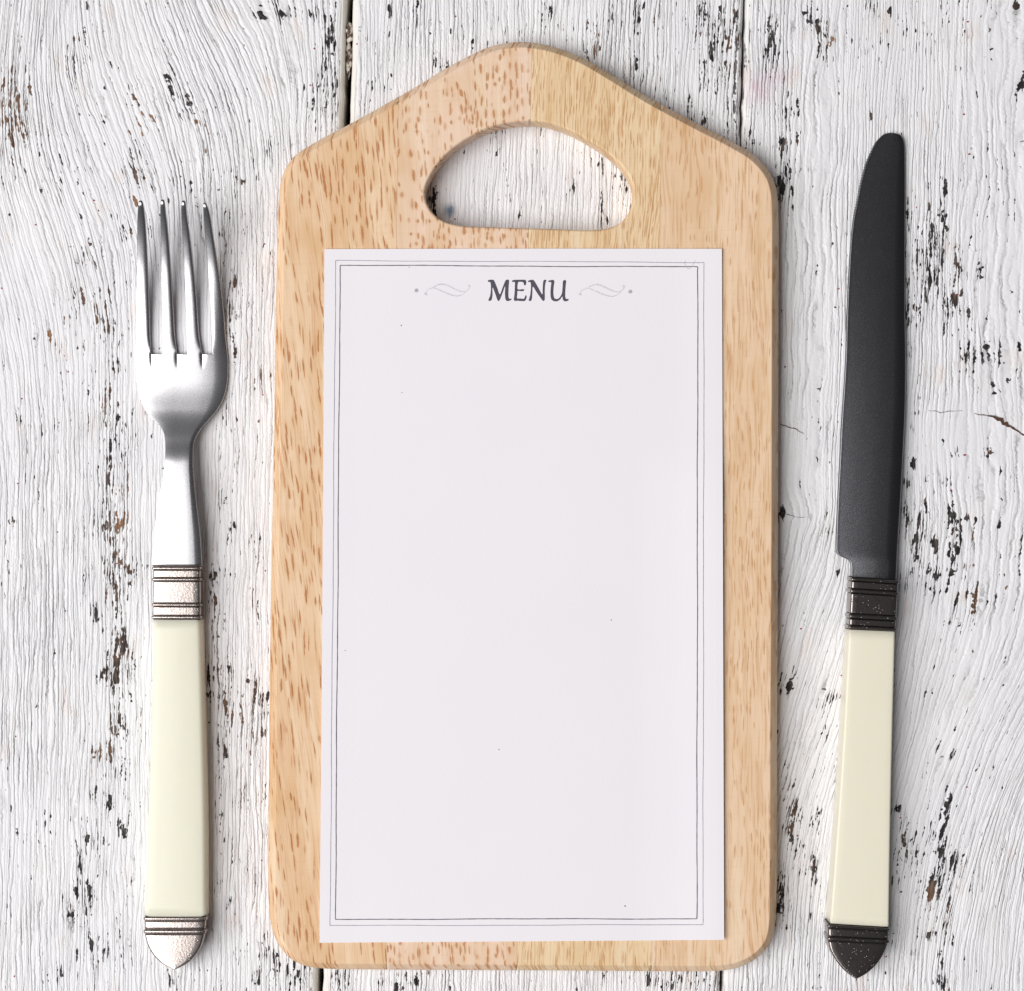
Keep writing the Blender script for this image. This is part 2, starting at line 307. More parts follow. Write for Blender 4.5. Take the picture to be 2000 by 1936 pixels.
 (1527,1003,7,14,1.6,0),(1620,1035,8,16,.9,0),(1612,1010,4,8,.6,.6),(1635,1115,5,7,.8,0),(1543,1293,4,8,1.0,0),(1551,1310,5,16,1.15,0),(1543,1335,7,14,1.2,0),(1530,1348,9,12,1.0,0),(1527,1320,5,8,.7,0),(1622,1365,12,12,.9,0),(1605,1390,8,20,.85,0),
 (1612,1430,5,14,.8,0),(1540,1400,4,14,.3,0),(1535,1495,7,12,.95,0),(1533,1515,8,14,1.0,0),(1530,1530,6,14,.8,0),(1541,1535,5,8,1.1,.6),(1532,1570,8,20,1.0,0),(1542,1590,10,34,1.05,.3),(1554,1575,6,30,1.1,0),(1540,1620,10,20,1.1,0),(1550,1640,12,16,1.0,0),
 (1560,1660,12,14,.95,0),(1566,1595,6,16,1.0,0),(1545,1665,10,16,.9,0),(1595,1590,9,30,.95,0),(1598,1620,6,12,.8,0),(1590,1690,10,44,1.0,0),(1560,1700,6,20,.7,0),(1528,1740,10,50,1.1,0),(1522,1780,8,30,1.1,0),(1535,1770,6,30,.7,0),(1580,1790,5,14,.9,0),(1530,1810,8,10,.7,0),
 (1598,1480,6,26,.6,0),(1590,1500,8,26,.5,0),(1860,1475,7,12,1.0,0),(1840,1500,8,40,.5,0),(1851,1590,10,50,1.0,0),(1862,1570,9,30,.9,0),(1822,1640,10,60,.95,0),(1838,1660,12,60,1.05,0),(1770,1640,8,60,1.1,0),(1786,1670,9,50,.95,0),
 (1760,1650,7,50,.9,.2),(1748,1720,8,30,.6,0),(1800,1700,9,40,.7,0),(1820,1740,14,50,1.15,0),(1835,1720,12,50,1.1,0),(1860,1690,10,60,.9,0),(1872,1690,9,30,1.0,0),(1818,1770,9,36,.7,.5),(1853,1770,9,40,1.0,0),(1792,1740,6,30,.7,0),
 (1790,1810,6,20,.7,0),(1818,1828,12,12,1.1,0),(1845,1800,7,40,.8,0),(1860,1830,6,24,.8,0),(1783,1860,9,8,1.0,0),(1840,1880,8,34,1.0,0),(1842,1920,10,20,1.25,0),(1746,1840,6,20,.9,0),(1880,1860,6,30,.4,0),(1960,1690,7,40,.4,0),(1975,1750,7,60,.45,0),
 (1930,1480,20,60,.35,.3),(1925,1380,12,30,.3,.2),(1754,1580,7,8,1.1,0),
]
# shallow overall wear so that the paint is never perfect, also outside the picture
def slopeA(x, y):
    cx = 300-0.62*(y-150)
    g = np.interp(y, [-600, -200, 0, 150, 350, 560, 800, 1000], [0, .3, .72, 1, .95, .7, .22, 0])
    s = 0.40*np.exp(-((x-cx)/190)**2)*g
    s += 0.33*np.exp(-((x-470)/90)**2)*np.interp(y, [-400, 0, 150, 330], [.3, 1, .8, 0])
    s -= 0.12*np.exp(-((x-40)/70)**2)*np.exp(-((y-60)/120)**2)
    return s-0.01
def slopeB(x, y): return -0.03+0.02*np.sin(y/160+x/120)
def slopeC(x, y):
    wx = np.interp(x, [1500, 1600, 1760, 1850, 2000, 2400], [.55, .75, .45, .75, 1.15, 1.0])
    s = -0.42*np.exp(-((y-1420)/270)**2)*wx-0.03
    s += 0.10*np.exp(-((x-1890)/80)**2)*np.exp(-((y-1000)/110)**2)
    s -= 0.25*np.exp(-((x-1590)/50)**2)*np.exp(-((y-1140)/90)**2)
    s -= 0.12*np.exp(-((x-1850)/120)**2)*np.exp(-((y-1750)/120)**2)
    s += 0.10*np.exp(-((x-1960)/80)**2)*np.exp(-((y-760)/70)**2)
    return s

def knot(X, Y, cx, cy, r, a):
    """pushes the grain sideways round a knot"""
    dx = X-cx; dy = Y-cy
    return a*np.tanh(dx/r)*np.exp(-(dy/(r*1.6))**2)*np.exp(-(dx/(r*3))**2)

tabletop = empty("tabletop", (0, 0, 0), "table of old planks under flaking white paint", "tabletop", 'structure')

def make_plank(left, right, slope, seed, ztop, knots=()):
    """left/right: functions of y (layout units); the plank is a dense sheet with rolled edges and side walls"""
    rng = np.random.default_rng(seed)
    ys = np.arange(-600, 2537, 7.0)
    wd = right(968)-left(968)
    e = np.array([0, .8, 2, 4, 7, 11])
    mid = np.arange(16, wd-15, 7.0)
    cols = np.concatenate([e, mid, wd-e[::-1]])/wd
    wob = lambda: np.interp(ys, np.arange(-620, 2600, 23), rng.normal(0, 0.9, len(np.arange(-620, 2600, 23))))
    Lx = left(ys)+wob(); Rx = right(ys)+wob()
    X = Lx[:, None]+(Rx-Lx)[:, None]*cols[None, :]
    Y = np.repeat(ys[:, None], len(cols), 1)
    # follow the grain down to the foot of the plank -> u
    U = X.copy(); g = np.linspace(left(968)-300, right(968)+300, 900)
    Ug = g.copy(); rows = {}
    step = 7.0
    rowU = np.empty((len(ys), len(g)))
    rowU[-1] = g
    for j in range(len(ys)-2, -1, -1):
        s = slope(g, ys[j])
        rowU[j] = np.interp(g+s*step, g, rowU[j+1])
    for j in range(len(ys)): U[j] = np.interp(X[j], g, rowU[j])
    for kk in knots: U -= knot(X, Y, *kk)
    dl = X-Lx[:, None]; dr = Rx[:, None]-X; dd = np.minimum(dl, dr)
    R = 9.0
    q = np.clip(1-dd/R, 0, 1)
    drop = -0.0013*(1-np.sqrt(np.clip(1-q*q, 0, 1)))
    z = ztop+drop+0.00010*smooth_noise(X.shape, (28, 10), rng)+0.00004*smooth_noise(X.shape, (90, 60), rng)
    wear = np.zeros_like(X); brown = np.zeros_like(X)
    for (a, b, sx, sy, am, br) in WEAR:
        k = np.exp(-((X-a)/(sx*1.3+2))**2-((Y-b)/(sy*1.2+2))**2)
        wear = np.maximum(wear, am*k); brown = np.maximum(brown, br*(k > .25)*np.minimum(1, k*1.8))
    base = 0.13+0.11*smooth_noise(X.shape, (24, 14), rng)+0.09*smooth_noise(X.shape, (60, 40), rng)
    out = ((X < -10) | (X > 2010) | (Y < -10) | (Y > 1946) | ((X > 560) & (X < 1490) & (Y > 470) & (Y < 1870)))
    base += np.where(out, 0.38*np.clip(smooth_noise(X.shape, (26, 40), rng), 0, 1.4), 0)
    wear = np.maximum(wear, base)
    edge = np.clip(1-(dd-4)/12, 0, 1)
    if seed == 3: edge = edge*0.4
    if seed == 2: edge = np.where(dr < 40, edge*0.3, edge)
    if seed == 1: edge *= 0.95
    wear = wear*(1-0.6*edge)
    fine = 0.80+0.22*smooth_noise(X.shape, (14, 9), rng)
    fine = np.clip(fine, .35, 1.15)
    for (a, b, sx, sy, am) in [(1860, 850, 110, 90, .6), (1800, 880, 60, 50, .6), (1550, 900, 50, 90, .55), (150, 620, 90, 60, .3), (1700, 160, 90, 120, .15)]:
        fine = fine*(1-am*np.exp(-((X-a)/sx)**2-((Y-b)/sy)**2))
    pink = .55*np.exp(-((X-1478)/26)**2-((Y-180)/22)**2)+.45*np.exp(-((X-1512)/30)**2-((Y-148)/16)**2)
    pink *= 0.75+.35*smooth_noise(X.shape, (160, 80), rng)
    blue = .9*np.exp(-(((X-878)/11)**2+((Y-412)/12)**2)**2)
    nv = X.size; ny, nx = X.shape
    # world positions
    P = np.empty((ny, nx, 3)); k = S*(D-z)/D
    P[..., 0] = (X-1000)*S; P[..., 1] = (968-Y)*S; P[..., 2] = z
    V = P.reshape(-1, 3)
    # side walls (two extra columns)
    wl = np.stack([P[:, 0, 0]-0.0001, P[:, 0, 1], np.full(ny, -0.016)], 1)
    wr = np.stack([P[:, -1, 0]+0.0001, P[:, -1, 1], np.full(ny, -0.016)], 1)
    V = np.concatenate([V, wl, wr])
    idx = np.arange(nv).reshape(ny, nx)
    F = np.stack([idx[1:, :-1], idx[1:, 1:], idx[:-1, 1:], idx[:-1, :-1]], -1).reshape(-1, 4)
    li = nv+np.arange(ny); ri = nv+ny+np.arange(ny)
    F = np.concatenate([F, np.stack([li[1:], idx[1:, 0], idx[:-1, 0], li[:-1]], -1),
                        np.stack([idx[1:, -1], ri[1:], ri[:-1], idx[:-1, -1]], -1)])
    me = bpy.data.meshes.new("plank")
    me.vertices.add(len(V)); me.vertices.foreach_set('co', V.astype(np.float32).ravel())
    me.loops.add(F.size); me.polygons.add(len(F))
    me.loops.foreach_set('vertex_index', F.ravel().astype(np.int32))
    me.polygons.foreach_set('loop_start', (np.arange(len(F))*4).astype(np.int32))
    me.polygons.foreach_set('loop_total', np.full(len(F), 4, np.int32))
    me.update(calc_edges=True); me.validate()
    me.polygons.foreach_set('use_smooth', np.ones(len(F), bool))
    ext = lambda A, val=None: np.concatenate([A.ravel(), A[:, 0] if val is None else np.full(ny, val), A[:, -1] if val is None else np.full(ny, val)])
    G = np.stack([ext(U)/100, ext(Y)/100, np.zeros(nv+2*ny)], 1)
    G[nv:nv+ny, 0] -= 0.3; G[nv+ny:, 0] += 0.3
    attr3(me, 'grain', G); attr(me, 'wear', ext(wear, 0.35)); attr(me, 'brown', ext(brown, 0)); attr(me, 'edge', ext(edge, 1)); attr(me, 'fine', ext(fine, 1))
    attr3(me, 'stain', np.stack([ext(pink, 0), ext(blue, 0), np.zeros(nv+2*ny)], 1))
    return link("plank", me, plank_material(seed), tabletop)

gapL = lambda y: 676.5-0.0300*np.asarray(y, float)
gapR = lambda y: 690.5-0.0310*np.asarray(y, float)
g2L = lambda y: 1451.5-0.0236*np.asarray(y, float)
g2R = lambda y: 1456.5-0.0236*np.asarray(y, float)
make_plank(lambda y: -640-0.03*np.asarray(y, float), gapL, slopeA, 1, 0.0)
make_plank(gapR, g2L, slopeB, 2, 0.0001)
make_plank(g2R, lambda y: 2650-0.03*np.asarray(y, float), slopeC, 3, -0.0001,
           knots=[(1525, 1003, 22, 12)])
# dark boards under the gaps
kd = NT("dark_underside"); kd.b.inputs['Base Color'].default_value = (*srgb(20, 17, 15), 1); kd.b.inputs['Roughness'].default_value = .9
bw, bh = 0.225, 0.215
part("backing_board", [(-bw, -bh, -.016), (bw, -bh, -.016), (bw, bh, -.016), (-bw, bh, -.016), (-bw, -bh, -.022), (bw, -bh, -.022), (bw, bh, -.022), (-bw, bh, -.022)],
     [(0, 1, 2, 3), (7, 6, 5, 4), (0, 4, 5, 1), (1, 5, 6, 2), (2, 6, 7, 3), (3, 7, 4, 0)], kd.mat, tabletop, smooth=False)

# cracks across the grain: thin real slivers of opened wood
kc = NT("old_bare_wood")
cx, cy, cz = kc.objpx()
kc.put(kc.b.inputs['Base Color'], kc.mix(kc.noise(kc.vec(kc.m('DIVIDE', cx, 4), kc.m('DIVIDE', cy, 4)), detail=3), srgb(40, 28, 24), srgb(110, 78, 62)))
kc.b.inputs['Roughness'].default_value = .85
def ribbon(name, pts, widths, z, mat, parent, seed=0, jit=.6, zf=None):
    rng = random.Random(seed); V = []; F = []; n = len(pts)
    for i, (p, wd) in enumerate(zip(pts, widths)):
        a = pts[max(0, i-1)]; b = pts[min(n-1, i+1)]
        dx, dy = b[0]-a[0], b[1]-a[1]; L = math.hypot(dx, dy) or 1
        nx, ny = -dy/L, dx/L
        for s in (-1, 1):
            o = s*wd/2*(1+rng.uniform(-jit, jit))
            x, y = p[0]+nx*o, p[1]+ny*o
            V.append(at(x, y, zf(x, y) if zf else z))
    for i in range(n-1): F.append((2*i, 2*i+1, 2*i+3, 2*i+2))
    return part(name, V, F, mat, parent, smooth=False)
def resample(pts, step):
    out = []
    for (a, b) in zip(pts[:-1], pts[1:]):
        L = math.hypot(b[0]-a[0], b[1]-a[1]); k = max(1, int(L/step))
        for j in range(k): out.append((a[0]+(b[0]-a[0])*j/k, a[1]+(b[1]-a[1])*j/k))
    out.append(pts[-1]); return out
def crack(pts, ws, seed):
    rr = random.Random(seed)
    q = resample(pts, 5); q = [(x, y+rr.uniform(-1.2, 1.2)) for x, y in q]
    tt = np.linspace(0, 1, len(q)); w = np.interp(tt, np.linspace(0, 1, len(ws)), ws)
    ribbon("crack", q, w, 0.00022, kc.mat, tabletop, seed)
crack([(1903, 808), (1926, 812), (1945, 815), (1960, 826), (1983, 839), (2003, 852), (2040, 880)], [.8, 2.0, 9, 5, 2.5, 2, 1.2], 1)
crack([(1813, 801), (1836, 806), (1856, 803), (1880, 803)], [.5, .9, .7, .4], 2)
crack([(1524, 829), (1540, 834), (1556, 840), (1570, 848)], [1.5, 1.8, 1.1, .6], 3)
crack([(1524, 1001), (1545, 1008), (1572, 1011)], [1.6, .6, .5], 4)

# lumps stuck in the left gap
kl = NT("crumbly_plaster")
lx, ly, lz = kl.objpx()
kl.put(kl.b.inputs['Base Color'], kl.mix(kl.ss(kl.noise(kl.vec(kl.m('DIVIDE', lx, 7), kl.m('DIVIDE', ly, 12), kl.m('DIVIDE', lz, 9)), detail=4), .42, .56), srgb(96, 78, 68), srgb(226, 218, 206)))
kl.b.inputs['Roughness'].default_value = .9
def lump(cx, cy, rx, ry, rz, z, seed, label):
    rr = np.random.default_rng(seed); bm = bmesh.new()
    bmesh.ops.create_icosphere(bm, subdivisions=3, radius=1.0)
    ph = rr.uniform(0, 6, 12)
    for v in bm.verts:
        c = v.co
        k = 1+.16*math.sin(3.1*c.x+ph[0])*math.sin(4*c.y+ph[1])+.12*math.sin(7*c.y+ph[2]+3*c.z)+.08*math.sin(11*c.x+ph[3]+9*c.y)
        v.co = c*k
    me = bpy.data.meshes.new("plaster_lump")
    for v in bm.verts: v.co = Vector((v.co.x*rx*S, v.co.y*ry*S, v.co.z*rz*S))
    for f in bm.faces: f.smooth = True
    bm.to_mesh(me); bm.free()
    o = link("plaster_lump", me, kl.mat, None); o.location = at(cx, cy, z)
    o['label'] = label; o['category'] = "debris"
lump(682, 64, 8, 20, 14, -0.0028, 4, "pale pointed crumb of plaster higher up in the left plank gap")
lump(681, 112, 7, 36, 16, -0.0040, 9, "brown and white flake wedged in the plank gap just above the cutting board")

# ------------------------------------------------------------------ cutting board
T = 0.0090
OUT = [(1023,81.5),(985.7,84),(957,91),(928.6,102.9),(871.4,132.9),(814.3,168),(757,201),(700,233),(642.9,262.9),(600,287),(577,302.8),(560,324),(548.6,352.9),(544.3,387),(541.6,450),(540,500),
 (537.2,700),(533.5,910),(529.5,1120),(526.5,1330),(524.5,1540),(523.5,1650),(524.2,1757),(528,1800),(537.9,1834),(555,1861),(576.4,1879),(604.3,1889),(640.7,1893),(737,1894.3),(900,1895.5),(1050,1896),(1200,1897),
 (1350,1898),(1414,1896),(1446.4,1889),(1474.3,1875),(1495.7,1855.7),(1508.6,1834.3),(1515,1804),(1516.7,1757),(1517.6,1650),(1518,1440),(1519,1240),(1520,1030),(1520.5,820),(1521,620),(1521.3,500),(1521,425),
 (1518.6,378.6),(1511,350),(1497,327),(1471,301),(1428.6,275.7),(1371,245.7),(1314,215.7),(1257,184),(1200,148.6),(1142.9,115),(1100,97),(1060,86)]
HOLE = [(1036,239.4),(991,243),(953,253.5),(914.8,272.6),(884,294),(858.7,320),(840.8,348),(831.5,374),(834.4,394),(846,414),(866,429.5),(902,438.8),(965.8,441.7),(1055,444.6),(1157,447.3),
 (1180,445.6),(1203,438.4),(1219,426),(1231,404),(1235.5,381),(1231,355.5),(1213,327),(1182.7,299),(1144,273.9),(1106,254.7),(1070,243)]
def ring_normals(P):
    d = np.roll(P, -1, 0)-np.roll(P, 1, 0); n = np.stack([d[:, 1], -d[:, 0]], 1)
    n /= np.linalg.norm(n, axis=1)[:, None]
    return n
def board_mesh():
    zo = 0.0062
    o = catmull_closed(OUT, 9.0); h = catmull_closed(HOLE, 6.0)
    ow = np.array([at(x, y, zo)[:2] for x, y in o]); hw = np.array([at(x, y, T)[:2] for x, y in h])
    def area2(P): return np.sum(P[:, 0]*np.roll(P[:, 1], -1)-np.roll(P[:, 0], -1)*P[:, 1])
    if area2(ow) < 0: ow = ow[::-1]
    if area2(hw) < 0: hw = hw[::-1]
    on = ring_normals(ow); hn = ring_normals(hw)          # outward for ccw
    prof = [(-.0028, 0), (-.0012, .0006), (-.0004, .0015), (0, .0028), (0, .0056), (-.00005, .0060), (-.00022, .0065), (-.00060, .00705), (-.00110, .00775), (-.00160, .00842), (-.00190, .00880), (-.00203, .00894), (-.00220, T)]
    hprof = [(.0005, 0), (.0003, .0004), (.0002, .0010), (.0002, .0079), (.00026, .0084), (.00040, .00875), (.00062, .00894), (.00085, T)]
    bm = bmesh.new(); rings = []
    for P, n, pr in ((ow, on, prof), (hw, hn, hprof)):
        rs = []
        for d, z in pr:
            rs.append([bm.verts.new((p[0]+nn[0]*d, p[1]+nn[1]*d, z)) for p, nn in zip(P, n)])
        rings.append(rs)
        for a, b in zip(rs[:-1], rs[1:]):
            m = len(a)
            for i in range(m):
                j = (i+1) % m
                bm.faces.new((a[i], a[j], b[j], b[i]) if P is ow else (a[j], a[i], b[i], b[j]))
    for k in (-1, 0):
        E = []
        for rs in rings:
            r = rs[k]
            for i in range(len(r)):
                e = bm.edges.get((r[i], r[(i+1) % len(r)])) or bm.edges.new((r[i], r[(i+1) % len(r)]))
                E.append(e)
        bmesh.ops.triangle_fill(bm, use_beauty=True, use_dissolve=False, edges=E, normal=(0, 0, 1 if k == -1 else -1))
    bmesh.ops.recalc_face_normals(bm, faces=bm.faces)
    return bm
def stave_material(i, base, base2, dash, dens, dl, dw, seams, lean, finel, blot, dark_):
    k = NT("rubberwood_stave_%d" % i)
    x, y, z = k.objpx((i*733, i*391))
    x = k.m('ADD', x, k.m('MULTIPLY', y, lean))           # grain leans a little
    x = k.m('ADD', x, k.m('MULTIPLY', z, .35))
    wob = k.m('MULTIPLY', k.m('SUBTRACT', k.noise(k.vec(k.m('DIVIDE', x, 60), k.m('DIVIDE', y, 220), 0), detail=2), .5), 26)
    xw = k.m('ADD', x, wob)
    V = lambda sx, sy, zz=0.0: k.vec(k.m('DIVIDE', xw, sx), k.m('DIVIDE', y, sy), zz)
    c = k.mix(k.ss(k.noise(V(45, 900, 1), detail=3), .35, .65), base, base2)
    c = k.mix(k.m('MULTIPLY', k.ss(k.noise(V(70, 120, 2), detail=2), .45, .75), blot), c, srgb(214, 168, 112))
    c = k.mix(k.m('MULTIPLY', k.ss(k.noise(V(26, 600, 3), detail=2), .55, .7), .5), c, srgb(240, 219, 190))
    # fine fibre lines
    fn = k.noise(k.vec(k.m('DIVIDE', xw, 4.9), k.m('DIVIDE', y, 117), k.m('ADD', k.m('DIVIDE', xw, 7.3), 4.0)), detail=2)
    c = k.mix(k.m('MULTIPLY', k.ss(fn, .48, .72), finel), c, srgb(198, 146, 88))
    cross = k.noise(k.vec(k.m('DIVIDE', xw, 57), k.m('ADD', k.m('DIVIDE', y, 5.9), k.m('DIVIDE', xw, 41)), k.m('DIVIDE', y, 8.3)), detail=2)
    c = k.mix(k.m('MULTIPLY', k.ss(cross, .5, .8), .12), c, srgb(200, 160, 120))
    # pores: short spindle-shaped dashes with frayed ends
    total = halo = None
    fray = k.noise(k.vec(k.m('DIVIDE', xw, 1.9), k.m('DIVIDE', y, 11), 31), detail=1)
    for q, (fx, fy) in enumerate(((4.4, 1.35), (3.7, 1.05), (3.1, .8))):
        sx, sy = dw*fx, dl*fy
        vx, vy = k.m('ADD', k.m('DIVIDE', xw, sx), q*17.3), k.m('ADD', k.m('DIVIDE', y, sy), q*5.7)
        n = k.new('ShaderNodeTexVoronoi'); n.voronoi_dimensions = '2D'; n.inputs['Scale'].default_value = 1
        k.put(n.inputs['Vector'], k.vec(vx, vy)); px, py, _p = k.sep(n.outputs['Position']); r, g, b = k.sep(n.outputs['Color'])
        dx = k.m('MULTIPLY', k.m('ABSOLUTE', k.m('SUBTRACT', vx, px)), sx)
        dy = k.m('DIVIDE', k.m('MULTIPLY', k.m('SUBTRACT', vy, py), sy), k.m('MULTIPLY', k.m('ADD', .28, k.m('MULTIPLY', g, .72)), dl*.62))
        val = k.m('ADD', k.m('DIVIDE', dx, k.m('MULTIPLY', k.m('ADD', .45, k.m('MULTIPLY', b, .75)), dw*.62)), k.m('MULTIPLY', dy, dy))
        val = k.m('ADD', val, k.m('MULTIPLY', k.m('SUBTRACT', fray, .5), 1.5))
        on = k.ss(k.m('ADD', r, k.m('MULTIPLY', k.m('SUBTRACT', k.noise(V(80, 190, 7.7+q), detail=2), .5), 1.6)), 1.0-dens-.05, 1.0-dens+.25)
        e = k.m('MULTIPLY', k.ss(val, .55, 1.25, 1.0, 0.0), on); hh = k.m('MULTIPLY', k.ss(val, .8, 3.4, 1.0, 0.0), on)
        total = e if total is None else k.m('MAXIMUM', total, e); halo = hh if halo is None else k.m('MAXIMUM', halo, hh)
    c = k.mix(k.m('MULTIPLY', halo, .42), c, srgb(214, 166, 114))
    dcol = k.mix(k.noise(V(4, 30, 15), detail=2), dash, srgb(164, 98, 52))
    c = k.mix(k.m('MULTIPLY', total, dark_), c, dcol)
    # soft halo of darker wood round the pores
    # long thin vessel lines
    ln = k.noise(V(11, 420, 21), detail=1)
    l = k.m('MULTIPLY', k.ss(k.m('ABSOLUTE', k.m('SUBTRACT', ln, .5)), 0, .022, 1.0, 0.0), k.ss(k.noise(V(30, 90, 23), detail=2), .44, .62))
    c = k.mix(k.m('MULTIPLY', l, seams), c, dash)
    k.put(k.b.inputs['Base Color'], c)
    h = k.m('SUBTRACT', k.m('MULTIPLY', fn, .02), k.m('ADD', k.m('MULTIPLY', total, .035), k.m('MULTIPLY', l, .02)))
    
    k.put(k.b.inputs['Normal'], k.bump(h, 0.001, 1.0))
    k.put(k.b.inputs['Roughness'], k.m('ADD', .46, k.m('MULTIPLY', total, .2)))
    k.b.inputs['Specular IOR Level'].default_value = .3
    return k.mat
board = empty("cutting_board", at(1020, 1000, 0), "pale rubberwood cutting board with a peaked top and oval hand hole", "cutting board")
STAVES = [
 (srgb(239, 209, 176), srgb(227, 189, 149), srgb(190, 122, 68), .36, 46, 3.2, .60, -.10, .35, .45, .82),
 (srgb(240, 212, 189), srgb(231, 199, 169), srgb(196, 132, 88), .42, 21, 3.7, .15, -.03, .15, .35, .72),
 (srgb(239, 213, 176), srgb(230, 201, 160), srgb(200, 152, 96), .40, 34, 1.5, .80, .05, .50, .15, .52),
 (srgb(238, 208, 177), srgb(231, 198, 163), srgb(204, 154, 106), .24, 34, 2.0, .60, .00, .45, .30, .42)]
SE = [lambda y: 776-.0136*(y-350), lambda y: 1038-.0158*(y-100), lambda y: 1292-.0113*(y-200)]
off = Vector(board.location)
for i in range(4):
    bm = board_mesh()
    for side in (0, 1):
        j = i-1 if side == 0 else i
        if j < 0 or j > 2: continue
        a = Vector(at(SE[j](0), 0, T)); b = Vector(at(SE[j](1936), 1936, T)); a.z = b.z = 0
        dirn = (b-a).normalized(); nrm = Vector((-dirn.y, dirn.x, 0))       # towards +x
        if nrm.x < 0: nrm = -nrm
        sgn = 1 if side == 0 else -1
        co = a+nrm*sgn*0.000018
        r = bmesh.ops.bisect_plane(bm, geom=bm.verts[:]+bm.edges[:]+bm.faces[:], dist=1e-7, plane_co=co, plane_no=nrm*sgn, clear_inner=True)
        be = [e for e in bm.edges if e.is_boundary]
        bmesh.ops.holes_fill(bm, edges=be, sides=0)
    bmesh.ops.recalc_face_normals(bm, faces=bm.faces)
    cutn = []
    for j in range(3):
        a = Vector(at(SE[j](0), 0, T)); b = Vector(at(SE[j](1936), 1936, T)); d_ = (b-a); d_.z = 0; d_.normalize(); cutn.append(Vector((-d_.y, d_.x, 0)))
    for f in bm.faces: f.smooth = abs(f.normal.z) < .999 and len(f.verts) <= 5 and all(abs(f.normal.dot(c_)) < .9995 or f.calc_center_median().z > .0066 and False for c_ in cutn)
    bmesh.ops.translate(bm, verts=bm.verts, vec=-off)
    me = bpy.data.meshes.new("stave"); bm.to_mesh(me); bm.free()
    o = link("stave", me, stave_material(i, *STAVES[i]), board)
    o['label'] = ["left edge stave with long leaning brown flecks", "pinkish stave with short thick brown flecks", "yellowish stave with fine close grain lines", "plain right edge stave with faint grain"][i]

# ------------------------------------------------------------------ menu sheet
def sst(x, a, b):
    t = np.clip((np.asarray(x, float)-a)/(b-a), 0, 1); return t*t*(3-2*t)
def paper_z(x, y):
    z = T+0.00022
    z += 0.00030*sst(x, 1310, 1412)
    z += 0.00075*sst(x, 1240, 1414)*sst(y, 820, 960)
    z += 0.00025*sst(y, 560, 480)+0.00010*sst(x, 700, 625)
    z += 0.00012*np.sin(np.asarray(y, float)/210+1)*np.sin(np.asarray(x, float)/330)
    return z
kp = NT("menu_paper")
px_, py_, pz_ = kp.objpx()
vp = lambda s: kp.vec(kp.m('DIVIDE', px_, s), kp.m('DIVIDE', py_, s), 0)
kp.put(kp.b.inputs['Base Color'], kp.mix(kp.noise(vp(260), detail=3), srgb(237, 233, 239), srgb(241, 237, 241)))
kp.put(kp.b.inputs['Normal'], kp.bump(kp.noise(vp(5), detail=4), 0.00003, .8))
kp.b.inputs['Roughness'].default_value = .6; kp.b.inputs['Specular IOR Level'].default_value = .25
menu = empty("menu_sheet", at(1020, 1160, T), "blank white menu sheet with a double ruled border on the cutting board", "menu")
nx, ny = 60, 96
TLc, TRc, BLc, BRc = map(np.array, ((633.7, 486.8), (1410, 486.2), (624, 1841.5), (1414.3, 1836)))
def paper_xy(a, b):
    p = (TLc*(1-a)+TRc*a)*(1-b)+(BLc*(1-a)+BRc*a)*b
    x = p[0]+(1.6*math.sin(math.pi*b) if a < .02 else 0)*(-1 if False else 1)*0.5
    return x, p[1]-(2.0*math.sin(math.pi*a) if b < .02 else 0)*0.35
V = []; F = []
for top in (1, 0):
    for j in range(ny+1):
        for i in range(nx+1):
            x, y = paper_xy(i/nx, j/ny)
            V.append(at(x, y, float(paper_z(x, y))-(0 if top else .00016)))
st = (nx+1)*(ny+1); ix = lambda i, j: j*(nx+1)+i
for j in range(ny):
    for i in range(nx):
        F.append((ix(i, j+1), ix(i+1, j+1), ix(i+1, j), ix(i, j)))
        F.append((st+ix(i, j), st+ix(i+1, j), st+ix(i+1, j+1), st+ix(i, j+1)))
for i in range(nx):
    F.append((ix(i, 0), ix(i+1, 0), st+ix(i+1, 0), st+ix(i, 0))); F.append((ix(i+1, ny), ix(i, ny), st+ix(i, ny), st+ix(i+1, ny)))
for j in range(ny):
    F.append((ix(0, j+1), ix(0, j), st+ix(0, j), st+ix(0, j+1))); F.append((ix(nx, j), ix(nx, j+1), st+ix(nx, j+1), st+ix(nx, j)))
sheet = part("sheet", V, F, kp.mat, menu, smooth=False)
def ink(name, col, rough=.55):
    k = NT(name); x, y, z = k.objpx()
    k.put(k.b.inputs['Base Color'], k.mix(k.ss(k.noise(k.vec(k.m('DIVIDE', x, 3), k.m('DIVIDE', y, 3), 0), detail=2), .35, .75), col, tuple(min(1, c*1.45+.01) for c in col)))
    k.b.inputs['Roughness'].default_value = rough; return k.mat
ink_dark = ink("ink_dark", srgb(64, 60, 76)); ink_line = ink("ink_line", srgb(84, 82, 96)); ink_thin = ink("ink_thin", srgb(128, 128, 146)); ink_grey = ink("ink_grey", srgb(198, 197, 203)); ink_dot = ink("ink_dot", srgb(166, 164, 172))
pz = lambda x, y: float(paper_z(x, y))+0.00003
pz2 = lambda x, y: float(paper_z(x, y))+0.000045
rj = random.Random(5)
def rule(a, b, wd, mat, seed):
    q = resample([a, b], 9); L = len(q); n = []
    dx, dy = b[0]-a[0], b[1]-a[1]; h = math.hypot(dx, dy); nn = (-dy/h, dx/h)
    r = random.Random(seed); ph = [r.uniform(0, 6) for _ in range(3)]
    for i, p in enumerate(q):
        o = 0 if i in (0, L-1) else .45*math.sin(i/9+ph[0])+.25*math.sin(i/3.3+ph[1])
        n.append((p[0]+nn[0]*o, p[1]+nn[1]*o))
    ribbon("border_line", n, [wd]*L, 0, mat, menu, seed, .22, pz)
oc = [(655.5, 509), (1375, 512.9), (1373, 1806.4), (644.6, 1808)]
ic = [(664.3, 518.4), (1362.9, 521.4), (1361, 1794.6), (655, 1795.7)]
